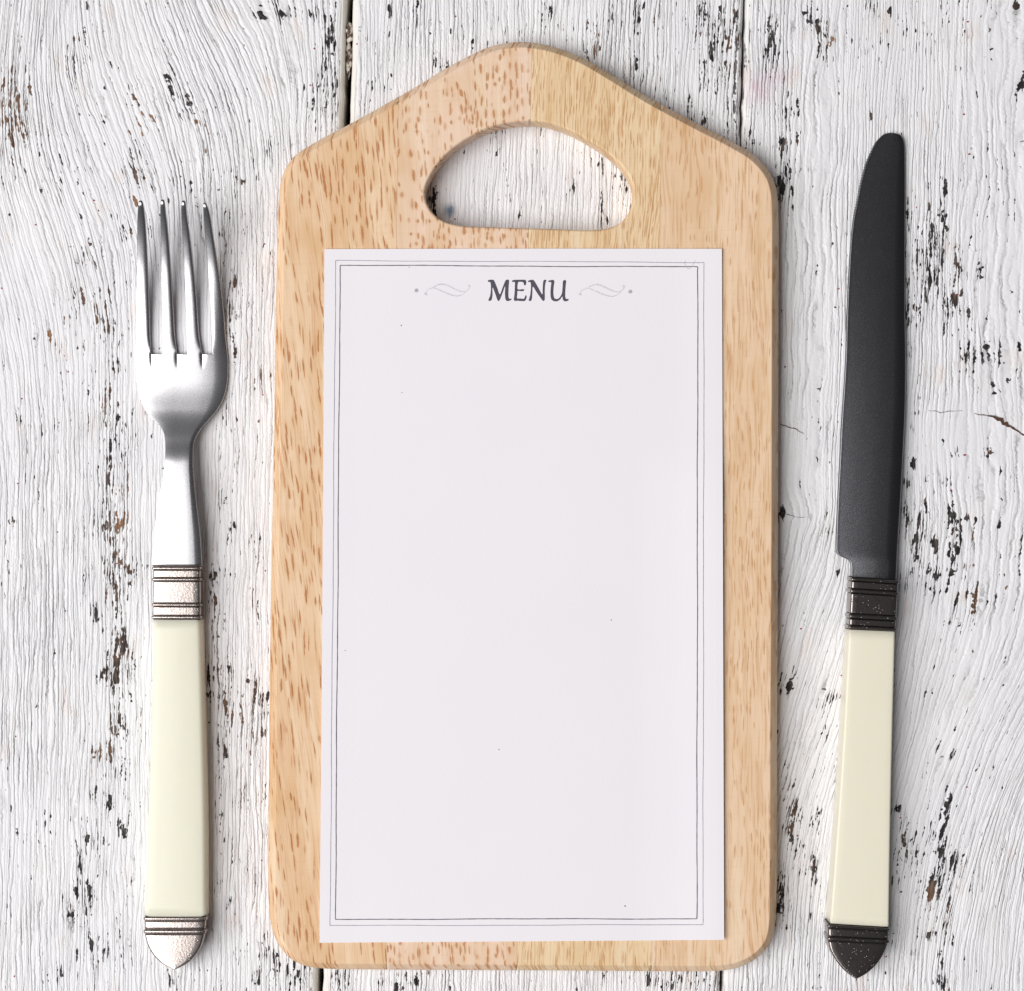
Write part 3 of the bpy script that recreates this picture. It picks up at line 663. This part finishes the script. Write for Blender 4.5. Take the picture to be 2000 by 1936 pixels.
for i in range(4):
    rule(oc[i], oc[(i+1) % 4], 1.15, ink_thin, 20+i); rule(ic[i], ic[(i+1) % 4], 1.8, ink_line, 40+i)
def flat_poly(name, pts, mat, zf):
    bm = bmesh.new(); vs = [bm.verts.new(at(x, y, zf(x, y))) for x, y in pts]
    E = [bm.edges.new((vs[i], vs[(i+1) % len(vs)])) for i in range(len(vs))]
    bmesh.ops.triangle_fill(bm, use_beauty=True, use_dissolve=False, edges=E, normal=(0, 0, 1))
    for f in bm.faces:
        if f.normal.z < 0: f.normal_flip()
    bmesh.ops.translate(bm, verts=bm.verts, vec=-Vector(menu.location))
    me = bpy.data.meshes.new(name); bm.to_mesh(me); bm.free()
    return link(name, me, mat, menu)
LET = {
'M': [(292,160),(330,148),(375,147),(395,153),(410,180),(455,290),(500,400),(548,285),(595,170),(612,148),(650,147),(661,160),(655,250),(650,400),(655,460),(667,480),(700,475),(707,488),(680,508),(650,518),(625,518),(605,500),(595,470),(590,380),(592,265),(545,385),(495,505),(478,518),(465,510),(420,390),(375,285),(372,420),(356,500),(342,513),(305,514),(302,500),(330,430),(343,350),(345,250),(337,198),(325,185),(300,186)],
'E': [(712,165),(740,152),(850,148),(940,149),(957,160),(952,238),(935,246),(922,240),(916,205),(900,190),(822,188),(815,210),(812,312),(870,315),(915,312),(926,318),(920,338),(890,348),(810,346),(805,400),(802,470),(860,474),(915,479),(932,462),(945,422),(958,416),(966,440),(956,490),(935,516),(880,519),(800,513),(762,517),(747,505),(755,400),(762,260),(762,195),(750,184),(718,187)],
'N': [(988,170),(1020,155),(1060,147),(1085,152),(1105,175),(1172,288),(1240,402),(1246,300),(1253,200),(1265,155),(1290,148),(1313,155),(1300,190),(1290,230),(1282,330),(1278,505),(1262,518),(1245,512),(1225,485),(1150,380),(1075,270),(1067,360),(1058,480),(1045,512),(1025,519),(1002,510),(1010,480),(1027,420),(1038,340),(1042,240),(1035,197),(1020,185),(995,188)],
'U': [(1342,170),(1370,158),(1420,150),(1442,158),(1450,180),(1440,250),(1432,370),(1438,430),(1452,470),(1480,483),(1515,478),(1550,445),(1580,385),(1592,280),(1600,175),(1612,155),(1640,152),(1653,165),(1645,260),(1638,400),(1640,450),(1655,480),(1690,482),(1703,492),(1685,512),(1650,525),(1620,518),(1598,495),(1590,440),(1550,490),(1510,518),(1475,525),(1430,515),(1400,490),(1385,440),(1382,350),(1392,240),(1395,197),(1380,186),(1350,189)]}
for ch, P in LET.items():
    Q = catmull_closed([(920+x/8.909, 530+y/8.909) for x, y in P], 1.6)
    flat_poly("letter", Q.tolist(), ink_dark, pz)
def disc(x, y, r, mat, name="printed_dot"):
    rr = random.Random(int(x))
    flat_poly(name, [(x+r*math.cos(t)*(1+rr.uniform(-.08, .08)), y+r*math.sin(t)*(1+rr.uniform(-.08, .08))) for t in np.linspace(0, 2*math.pi, 15)[:-1]], mat, pz2)
def spl(pts, step=2.5):
    P = [np.array(p, float) for p in pts]; P = [2*P[0]-P[1]]+P+[2*P[-1]-P[-2]]; out = []
    for i in range(1, len(P)-2):
        k = max(2, int(np.linalg.norm(P[i+1]-P[i])/step))
        for j in range(k):
            t = j/k
            out.append(tuple(.5*((2*P[i])+(-P[i-1]+P[i+1])*t+(2*P[i-1]-5*P[i]+4*P[i+1]-P[i+2])*t*t+(-P[i-1]+3*P[i]-3*P[i+1]+P[i+2])*t**3)))
    out.append(tuple(P[-2])); return out
def flourish(dx, dy):
    c = lambda L: [(600+x*.2041+dx, 450+y*.2041+dy) for x, y in L]
    up = spl(c([(1132, 605), (1140, 582), (1165, 562), (1200, 550), (1240, 526), (1285, 515), (1325, 521), (1375, 543), (1430, 570), (1480, 586), (1518, 582), (1543, 562), (1553, 538)]))
    lo = spl(c([(1168, 560), (1215, 554), (1270, 574), (1340, 605), (1400, 625), (1445, 629), (1490, 611), (1522, 583)]))
    for s, q in enumerate((up, lo)):
        t = np.linspace(0, 1, len(q)); wd = 1.3+1.7*np.sin(np.pi*t)**2
        ribbon("flourish", q, wd, 0, ink_grey, menu, s, .05, pz if s == 0 else pz2)
    disc(*c([(1133, 609)])[0], 2.7, ink_grey, "flourish"); disc(*c([(1547, 534)])[0], 2.7, ink_grey, "flourish")
flourish(0, 0); flourish(301.8, .8)
disc(813.3, 567.4, 3.8, ink_dot); disc(1230.9, 569.7, 3.8, ink_dot)
for x, y, r in ((783.7, 635.8, 1.2), (1220.8, 1769.8, 1.5), (974.5, 1464, 1.1), (1194, 1211, 1.1), (785, 767, .9), (799, 522, .9), (674, 1271, .9)):
    disc(x, y, r, ink_line, "ink_speck")
ribbon("faint_mark", spl([(1339, 509), (1337, 514), (1340, 521), (1345, 525), (1352, 520), (1356, 512), (1358, 509)], 1.5), [.9]*len(spl([(1339, 509), (1337, 514), (1340, 521), (1345, 525), (1352, 520), (1356, 512), (1358, 509)], 1.5)), 0, ink_dot, menu, 3, .1, pz2)

# ------------------------------------------------------------------ cutlery materials
def steel(name, col, rough, grain=.5, aniso=0.0):
    k = NT(name); x, y, z = k.objpx()
    v = lambda sx, sy: k.vec(k.m('DIVIDE', x, sx), k.m('DIVIDE', y, sy), k.m('DIVIDE', z, sx))
    n = k.noise(v(1.6, 1.6), detail=3, rough=.7); b = k.noise(v(26, 60), detail=4)
    k.put(k.b.inputs['Base Color'], k.mix(b, tuple(c*.9 for c in col), tuple(min(1, c*1.08) for c in col)))
    k.b.inputs['Metallic'].default_value = 1
    k.put(k.b.inputs['Roughness'], k.m('ADD', rough-.04, k.m('MULTIPLY', n, .10)))
    k.put(k.b.inputs['Normal'], k.bump(n, 0.000012*grain, 1.0))
    # sparse tiny pits catching the light
    return k.mat
fork_steel = steel("satin_steel", (.50, .495, .51), .27, .35)
blade_steel = steel("polished_steel_dark_reflection", (.145, .145, .158), .25, 1.6)  # dark surroundings mirrored in the blade are put into its base colour
def ferrule_mat(name, col, pat, pits):
    k = NT(name); x, y, z = k.objpx()
    v = lambda s: k.vec(k.m('DIVIDE', x, s), k.m('DIVIDE', y, s), k.m('DIVIDE', z, s))
    p = k.attr('patina').outputs['Fac']
    n = k.noise(v(4.5), detail=3); f = k.noise(v(11), detail=3)
    d, cc = k.voro(v(3.4), dims='3D')
    pit = k.m('MULTIPLY', k.ss(d, .36, .14), k.ss(k.sep(cc)[0], .84, .88))
    stain = k.m('MAXIMUM', p, k.m('MULTIPLY', k.ss(f, .56, .78), .35))
    k.put(k.b.inputs['Base Color'], k.mix(stain, col, pat))
    k.b.inputs['Metallic'].default_value = 1
    k.put(k.b.inputs['Roughness'], k.m('ADD', .22, k.m('MULTIPLY', p, .3)))
    k.put(k.b.inputs['Normal'], k.bump(k.m('SUBTRACT', k.m('MULTIPLY', n, .028), k.m('MULTIPLY', pit, pits)), 0.001, .8))
    return k.mat
ferr_f = ferrule_mat("antiqued_silver", (.46, .405, .38), (.07, .055, .05), .02)
ferr_k = ferrule_mat("antiqued_silver_dark_reflection", (.25, .22, .21), (.03, .025, .024), .07)  # same silver as the fork's, its dark reflection painted into the colour
def cream(name, a, b):
    k = NT(name); x, y, z = k.objpx()
    c = k.mix(k.noise(k.vec(k.m('DIVIDE', x, 60), k.m('DIVIDE', y, 200), 0), detail=2), a, b)
    k.put(k.b.inputs['Base Color'], c)
    k.b.inputs['Roughness'].default_value = .28; k.b.inputs['Specular IOR Level'].default_value = .3
    k.b.inputs['Subsurface Weight'].default_value = .25; k.b.inputs['Subsurface Radius'].default_value = (1, .8, .45); k.b.inputs['Subsurface Scale'].default_value = .0015
    k.put(k.b.inputs['Normal'], k.bump(k.noise(k.vec(k.m('DIVIDE', x, 50), k.m('DIVIDE', y, 90), 0), detail=2), .00012, .6))
    return k.mat
cream_f = cream("ivory_plastic", srgb(234, 233, 212), srgb(239, 235, 219))
cream_k = cream("ivory_plastic_warm", srgb(236, 231, 209), srgb(239, 234, 216))

def section(Lp, Rp, zt, zb, rt, rb, off=0.0, crown=0.0, taper=0.0, nc=5, tw=0.0):
    """closed rounded section from top-left clockwise seen from the front; Lp,Rp: layout points of the top edges"""
    L = Vector(at(*Lp, zt)); R = Vector(at(*Rp, zt)); ax = (R-L); wd = ax.length; ax = ax/wd if wd > 1e-9 else Vector((1, 0, 0)); ax.z = 0
    mid = (L+R)/2; hw = wd/2+off; zt2 = zt+off; zb2 = max(zb, zb-off*.3); H = zt2-zb2
    rt = min(rt, hw*.95, H*.6); rb = min(rb, hw*.95, H*.3)
    pts = []
    def arc(cx, cz, r, a0, a1):
        for i in range(nc+1):
            a = a0+(a1-a0)*i/nc; pts.append((cx+r*math.cos(a), cz+r*math.sin(a)))
    hb = hw+taper
    arc(-hb+rb, zb2+rb, rb, -math.pi/2, -math.pi)
    arc(-hw+rt, zt2-rt, rt, math.pi, math.pi/2)
    for t in np.linspace(0, 1, 9)[1:-1]: pts.append((-hw+rt+(2*hw-2*rt)*t, zt2))
    arc(hw-rt, zt2-rt, rt, math.pi/2, 0)
    arc(hb-rb, zb2+rb, rb, 0, -math.pi/2)
    out = []
    for a, z in pts:
        cz = crown*max(0, 1-(a/max(hw, 1e-9))**2) if z > zt2-rt*.999 else 0
        out.append(tuple(mid+ax*a)[:2]+(z+cz,))
    return out
def loft(name, secs, mat, parent, patina=None, caps=True):
    m = len(secs[0]); V = [p for s in secs for p in s]; F = []
    for i in range(len(secs)-1):
        for j in range(m):
            k = (j+1) % m
            F.append((i*m+j, i*m+k, (i+1)*m+k, (i+1)*m+j))
    if caps: F.append(tuple(range(m))); F.append(tuple(reversed(range((len(secs)-1)*m, len(secs)*m))))
    o = part(name, V, F, mat, parent)
    bm = bmesh.new(); bm.from_mesh(o.data); bmesh.ops.recalc_face_normals(bm, faces=bm.faces)
    for f in bm.faces:
        if len(f.verts) > 4: f.smooth = False
    bm.to_mesh(o.data); bm.free()
    if patina is not None: attr(o.data, 'patina', np.repeat(patina, m))
    return o
def lerp2(a, b, t): return (a[0]+(b[0]-a[0])*t, a[1]+(b[1]-a[1])*t)

def ferrule(parent, mat, a, b, zt, zb, rt, rb, ridges, crown, dark=.9):
    """a,b = (L,R) at both ends; ridges = list of (t0,t1) along it"""
    ts = [0]; offs = [-.00012]; pat = [.8]
    length = math.hypot(b[0][0]-a[0][0], b[0][1]-a[0][1]); g = .9/length
    for (t0, t1) in ridges:
        for t, o, p in ((t0-2.6*g, 0, 0), (t0-1.1*g, 0, .15), (t0-.8*g, -.00028, 1), (t1+.8*g, -.00028, 1), (t1+1.1*g, 0, .15), (t1+2.6*g, 0, 0)):
            if 0 < t < 1: ts.append(t); offs.append(o); pat.append(p)
    ts.append(1); offs.append(-.00012); pat.append(.8)
    secs = [section(lerp2(a[0], b[0], t), lerp2(a[1], b[1], t), zt(t), zb, rt, rb, o, crown) for t, o in zip(ts, offs)]
    f = loft("ferrule", secs, mat, parent, np.array(pat))
    for (t0, t1) in ridges:
        n = 9; sr = []; pp = []
        for i in range(n+1):
            s = i/n; t = t0+(t1-t0)*s
            o = -.00022+.00052*math.sqrt(max(0, 1-(2*s-1)**2))
            sr.append(section(lerp2(a[0], b[0], t), lerp2(a[1], b[1], t), zt(t), zb, rt, rb, o, crown)); pp.append(.6*abs(2*s-1)**10)
        loft("ridge", sr, mat, f, np.array(pp))
    return f

# ------------------------------------------------------------------ fork
fork = empty("fork", at(345, 1140, 0), "steel fork with a cream handle lying left of the cutting board", "fork")
LE = [(690.6,264.8),(719,265),(745,266.5),(761,269),(777,273),(793,279.5),(808,289),(822,302),(834,314),(850,321.5),(873.8,323.6),(905,322),(932,318.6),(963,313),(1011,305.4),(1063.6,300),(1108,297.5)]
RI = [(690.6,443.5),(706,445),(737.5,444.4),(755,442),(771.8,438),(790,430),(803,421.5),(822,405),(839.5,390),(855,381),(873.8,376.5),(905,376),(947.6,379),(997.7,384.5),(1050,390.5),(1108,394)]
def zf_fork(y): return 0.001*hermite([388, 430, 480, 540, 610, 680, 740, 800, 860, 905, 960, 1030, 1110], [14.0, 10.7, 7.5, 4.6, 2.7, 1.8, 1.9, 2.8, 4.7, 6.05, 6.5, 6.25, 5.7], y)
def th_fork(y): return 0.001*np.interp(y, [388, 420, 600, 700, 800, 880, 960, 1110], [.9, 1.3, 1.7, 1.6, 1.7, 2.0, 2.3, 3.2])
c3 = lambda L: [(200+x*.2636, 350+y*.2636) for x, y in L]
tine_edges = []   # (left pts (y->x), right pts, tip y)
TL = [c3([(268,165),(262,230),(256,600),(250,900),(246,1150),(245,1292)]), c3([(431,158),(429,230),(432,450),(437,700),(440,1000),(438,1292)]),
      c3([(586,165),(584,230),(592,400),(603,600),(615,850),(622,1100),(625,1292)]), c3([(745,178),(748,250),(758,400),(775,600),(795,850),(808,1050),(812,1292)])]
TR = [c3([(300,165),(308,230),(319,350),(332,600),(342,850),(352,1100),(360,1292)]), c3([(461,158),(466,230),(482,370),(500,600),(520,900),(537,1150),(551,1292)]),
      c3([(616,165),(622,250),(642,390),(667,600),(697,900),(717,1150),(738,1292)]), c3([(772,178),(790,240),(820,420),(860,680),(895,950),(915,1180),(923.5,1292)])]
tips = [391.5, 389.5, 391.5, 395.5]; YS = 690.6
tcol = [0, .05, .16, .33, .5, .67, .84, .95, 1]
scol = [.1, .35, .65, .9]
gridv = {}; Vt = []; Vb = []; Fq = []
def addv(x, y, dz=0.0, thk=1.0):
    z = float(zf_fork(y))+dz
    Vt.append(at(x, y, z)); p = at(x, y, z); Vb.append((p[0], p[1], z-float(th_fork(y))*thk)); return len(Vt)-1
base_x = []; kind = []
for i in range(4):
    l, r = TL[i][-1][0], TR[i][-1][0]
    for j, t in enumerate(tcol): base_x.append(l+(r-l)*t); kind.append(('t', i, t))
    if i < 3:
        l2 = TL[i+1][-1][0]
        for t in scol: base_x.append(r+(l2-r)*t); kind.append(('s', i, t))
base_x = np.array(base_x); fr = (base_x-base_x[0])/(base_x[-1]-base_x[0])
slotL = [TR[i][-1][0] for i in range(3)]; slotR = [TL[i+1][-1][0] for i in range(3)]
ys = np.concatenate([[YS, 692.5, 695], np.arange(699, 1106, 6.5), [1107]])
rows = []
le = hermite(*zip(*LE), ys); ri = hermite(*zip(*RI), ys)
for y, l, r in zip(ys, le, ri):
    l -= .8; r += .8
    row = []
    for f in fr:
        x = l+(r-l)*f; a = 2*f-1
        sh = np.interp(y, [690, 770, 850, 940, 1100], [1, .8, .22, .3, .5])
        dz = -0.00050*sh*(abs(a)**4) - (0.0009*max(0, a-.72)**1.5*2)
        gr = 0
        for sx in slotL: gr += .00030*math.exp(-((x-sx-.3)/(1.5 if x < sx+.3 else 2.4))**2)
        for sx in slotR: gr += 0
        dz -= gr*float(sst(y, 722, 690))
        row.append(addv(x, y, dz))
    rows.append(row)
for a, b in zip(rows[:-1], rows[1:]):
    for i in range(len(a)-1): Fq.append((a[i], a[i+1], b[i+1], b[i]))
rr_ = [0.012, .03]+list(np.linspace(.06, .95, 34))+[.968, .982, .991, .997, 1.0]
wf = {.968: .97, .982: .90, .991: .80, .997: .64, 1.0: .44}
pos = 0; topo = rows[0]
for i in range(4):
    prev = topo[pos:pos+len(tcol)]; pos += len(tcol)+len(scol)
    lx = list(zip(*[(y, x) for x, y in TL[i]])); rx = list(zip(*[(y, x) for x, y in TR[i]]))
    ylast = None
    for r in rr_:
        y = YS+(tips[i]-YS)*r
        l = float(hermite(lx[0], lx[1], np.array(y))); q = float(hermite(rx[0], rx[1], np.array(y)))
        wfac = wf.get(r, 1.0); c = (l+q)/2; e0 = .8*(1-float(sst(r, 0, .12))); l -= e0*(i == 0); q += e0*(i == 3); c = (l+q)/2; hw = ((q-l)/2+.4*float(sst(r, 0, .3)))*wfac
        cur = []
        bow = float(sst(r, .35, 0))
        for t in tcol:
            a = 2*t-1; xx = c+hw*a
            dz = -0.00017*abs(a)**3.6-0.00008*max(0, a-.4)
            fa = 2*(base_x[pos-len(tcol)-len(scol)+tcol.index(t)]-base_x[0])/(base_x[-1]-base_x[0])-1
            dz0 = -0.00050*(abs(fa)**4)-(0.0009*max(0, fa-.72)**1.5*2)
            if i < 3: dz -= .00034*math.exp(-((xx-(q+.6))/1.9)**2)*float(sst(r, .6, 0))
            if r > .965: dz -= ((r-.965)/.035)**2*.0009
            cur.append(addv(xx, y, dz*float(sst(r, 0, .12))+dz0*float(sst(r, .6, 0)), 1.0 if r < .96 else .55))
        for j in range(len(tcol)-1): Fq.append((cur[j], cur[j+1], prev[j+1], prev[j]))
        prev = cur
nT = len(Vt); Vall = Vt+Vb
Fall = list(Fq)+[tuple(nT+i for i in reversed(f)) for f in Fq]
cnt = {}
for f in Fq:
    for a, b in zip(f, f[1:]+f[:1]): cnt[(a, b)] = 1
for (a, b) in cnt:
    if (b, a) not in cnt: Fall.append((b, a, nT+a, nT+b))
head = part("head", Vall, Fall, fork_steel, fork)
bm = bmesh.new(); bm.from_mesh(head.data); bmesh.ops.recalc_face_normals(bm, faces=bm.faces); bm.to_mesh(head.data); bm.free()
sub = head.modifiers.new("s", 'SUBSURF'); sub.levels = 2; sub.render_levels = 2

FZ = .0064
ferrule(fork, ferr_f, ((298.5, 1104.5), (391, 1104.5)), ((297.5, 1211), (391.5, 1211.5)), lambda t: FZ, .0004, .0006, .0008,
        [(.02, .085), (.225, .29), (.69, .755), (.915, .985)], .00006)
hs = []
for t in np.linspace(0, 1, 30):
    y = 1211+t*(1790-1211)
    l = float(hermite([1205, 1416, 1600, 1795], [298.5, 294.5, 288, 281.5], np.array(y))); r = float(hermite([1205, 1416, 1600, 1795], [392, 397.5, 401.5, 403.0], np.array(y)))
    hs.append(section((l, y), (r, y), FZ-.0001+.0004*math.sin(math.pi*t), .0003, .0013, .0008, 0, .00035, .0001))
loft("handle", hs, cream_f, fork)
def end_cap(parent, mat, st, zt, zb, rt, ridge_idx, crown=.0001):
    """st = list of (L, R, off, patina)"""
    secs = [section(a, b, zt, zb, rt, .0006, o, crown, nc=5) for a, b, o, p in st]
    return loft("end_cap", secs, mat, parent, np.array([p for *_, p in st]))
def cap_ridge(parent, mat, a, b, zt, zb, rt):
    n = 9; sr = []; pp = []
    for i in range(n+1):
        s = i/n; o = -.00022+.0005*math.sqrt(max(0, 1-(2*s-1)**2))
        sr.append(section(lerp2(a[0], b[0], s), lerp2(a[1], b[1], s), zt, zb, rt, .0006, o, .0001)); pp.append(.6*abs(2*s-1)**10)
    loft("ridge", sr, mat, parent, np.array(pp))
st = [((281.5,1789.5),(402.5,1789.5),-.0001,.9),((282,1791),(402,1791),-.00025,1),((282,1798.3),(402,1798.5),-.00025,1),((282,1799.3),(401.5,1799.5),0,.1),((282,1803),(401.3,1803),0,0),((282,1810),(401,1810),0,0),((282,1814),(400.5,1814.3),0,.1),
      ((282,1815),(400.5,1815.3),-.00025,1),((282,1824),(400,1824),-.00025,1),((282.3,1825),(399.5,1825),0,.15),((282.8,1829),(399,1829),0,0)]
Lc = [(1829,283),(1843.7,286.5),(1855,291.5),(1863,296.5),(1872,304),(1881,313.5),(1888,325),(1892,333.5),(1894.2,339)]
Rc = [(1829,399),(1843.7,394.8),(1855,390),(1863,384.8),(1872,377.5),(1881,368),(1888,356.5),(1892,348),(1894.2,342)]
for y in np.concatenate([np.linspace(1833, 1886, 16), [1889, 1891.5, 1893, 1894.2]]):
    st.append(((float(hermite(*zip(*Lc), np.array(y))), y), (float(hermite(*zip(*Rc), np.array(y))), y), 0, 0))
capf = end_cap(fork, ferr_f, st, FZ+.0001, .0004, .0007, None)
cap_ridge(capf, ferr_f, ((282,1790.8),(402.5,1790.8)), ((282,1798.4),(402.5,1798.4)), FZ+.0001, .0004, .0007)
cap_ridge(capf, ferr_f, ((282,1815.3),(401,1815.3)), ((282,1824),(400.5,1824)), FZ+.0001, .0004, .0007)

# ------------------------------------------------------------------ knife
knife = empty("table_knife", at(1706, 1130, 0), "steel bladed table knife with a cream handle right of the cutting board", "knife")
KL = [(259.7,1737),(260.6,1731),(262.5,1726),(268.4,1718.7),(279.5,1708.8),(295.6,1700),(321.6,1689),(353.8,1680),(388.5,1672.9),(428,1665.4),(472.7,1660.5),(539.6,1656.3),(601.5,1653.3),(700,1650.2),(758,1647),(816,1643),(903,1638.6),(961,1635.5),(1048,1632),(1070,1631.5),(1077,1632),(1081,1633.8),(1085,1638),(1088,1644),(1091,1651),(1094,1656),(1098,1659.3),(1104,1660.5),(1132,1660.8)]
KR = [(259.7,1745),(261,1752),(263.4,1758.3),(268,1762.3),(274.6,1765.3),(304,1767.7),(403,1768.2),(502,1768),(601.5,1768),(700,1769.5),(760,1769.2),(816,1767.8),(874,1765),(990,1759),(1077,1753.4),(1132,1751)]
ky = np.concatenate([[259.7, 260.2, 261, 262, 263.5, 265.5, 268, 271, 275], np.arange(278, 440, 1.3), np.arange(442, 1068, 8), np.arange(1070, 1107, 1.6), [1112, 1120, 1128, 1131]])
V = []; m = None
for y in ky:
    l = float(hermite(*zip(*KL), np.array(y))); r = float(hermite(*zip(*KR), np.array(y)))
    tooth = 0.0
    if 278 < y < 436:
        tooth = (2.0*abs(((y-278)/5.2) % 1-.5)*2-0.6)*float(sst(y, 276, 290))*float(sst(y, 436, 400))
    z = 0.001*float(hermite([259, 400, 700, 1000, 1132], [1.3, 1.7, 2.8, 4.1, 4.9], np.array(y)))
    th = 0.001*float(np.interp(y, [259, 400, 1132], [.9, 1.3, 2.0]))
    wdt = r-l
    prof = [(0, -.5), (min(1.3, wdt*.2), -.20), (min(1.9, wdt*.22), -.13), (min(2.6, wdt*.25), -.10), (min(4.0, wdt*.3), -.105), (min(9.0, wdt*.33), -.080), (wdt*.5, -.02), (wdt*.6, 0), (wdt*.8, 0), (wdt-min(4.5, wdt*.15), -.02), (wdt-min(1.8, wdt*.08), -.14), (wdt-.3, -.35), (wdt, -.5)]
    sec = [at(l+a+(tooth if a < 2 else 0), y+(0 if y < 1050 else (a/max(wdt, 1))*5.5*min(1, (y-1050)/60)), z+b*th-.0006*float(sst(y, 380, 1050))*max(0, 1-a/max(wdt, 1))**1.7) for a, b in prof]
    tl = .0006*float(sst(y, 380, 1050))
    sec += [at(l+wdt-.4, y, z-th*.85), at(l+wdt*.8, y, z-th-tl*.065), at(l+wdt*.3, y, z-th*.95-tl*.55), at(l+min(2, wdt*.2), y, z-th*.72-tl*.97)]
    m = len(sec); V += sec
F = []
for i in range(len(ky)-1):
    for j in range(m): k = (j+1) % m; F.append((i*m+j, i*m+k, (i+1)*m+k, (i+1)*m+j))
F.append(tuple(range(m))); F.append(tuple(reversed(range((len(ky)-1)*m, len(ky)*m))))
blade = part("blade", V, F, blade_steel, knife)
bm = bmesh.new(); bm.from_mesh(blade.data); bmesh.ops.recalc_face_normals(bm, faces=bm.faces); bm.to_mesh(blade.data); bm.free()
KZ = .0084
ferrule(knife, ferr_k, ((1664, 1126.5), (1755, 1132.5)), ((1658.5, 1229), (1749, 1234)), lambda t: KZ, .0004, .00055, .0008,
        [(.01, .085), (.225, .315), (.70, .80), (.925, .995)], .00004)
hs = []
for t in np.linspace(0, 1, 30):
    yl = 1230+t*(1805-1230); yr = 1234+t*(1811-1234)
    l = float(hermite([1225, 1480, 1650, 1815], [1659, 1645, 1633, 1620.5], np.array(yl))); r = float(hermite([1225, 1480, 1650, 1820], [1748.5, 1742, 1738.5, 1736], np.array(yr)))
    hs.append(section((l, yl), (r, yr), KZ-.0002+.0003*math.sin(math.pi*t), .0003, .00055, .0008, 0, .00012, .0002))
loft("handle", hs, cream_k, knife)
st = [((1617.5,1804),(1737,1811),-.0001,.9),((1618,1805.5),(1737,1812.5),-.00025,1),((1618,1812),(1736.5,1819.5),-.00025,1),((1618,1813),(1736,1820.5),0,.1),((1618,1817),(1736,1825),0,0),((1618,1826),(1735.5,1832),0,0),((1618,1828),(1735.5,1833.5),0,.1),
      ((1618,1829),(1735.5,1834.5),-.00025,1),((1618,1838),(1735,1844),-.00025,1),((1618,1839),(1734,1845),0,.15),((1618.5,1842),(1733,1848),0,0)]
Lk = [(0,1618.5,1842),(.15,1621,1854),(.32,1627,1867),(.5,1636,1881),(.68,1648,1895),(.84,1660,1905),(.95,1668,1910.5),(1,1671,1912)]
Rk = [(0,1733,1848),(.15,1729,1858),(.32,1723.5,1869),(.5,1714,1883),(.68,1701,1896),(.84,1687,1906),(.95,1677,1911),(1,1673,1912.5)]
for t in np.linspace(.04, 1, 20):
    f = lambda P: (float(hermite([p[0] for p in P], [p[1] for p in P], np.array(t))), float(hermite([p[0] for p in P], [p[2] for p in P], np.array(t))))
    st.append((f(Lk), f(Rk), 0, 0))
capk = end_cap(knife, ferr_k, st, KZ+.0001, .0004, .0006, None)
cap_ridge(capk, ferr_k, ((1618,1805.3),(1737,1812.3)), ((1618,1812.2),(1736.7,1819.7)), KZ+.0001, .0004, .0006)
cap_ridge(capk, ferr_k, ((1618,1829),(1736,1834.7)), ((1618,1838),(1735.4,1844)), KZ+.0001, .0004, .0006)
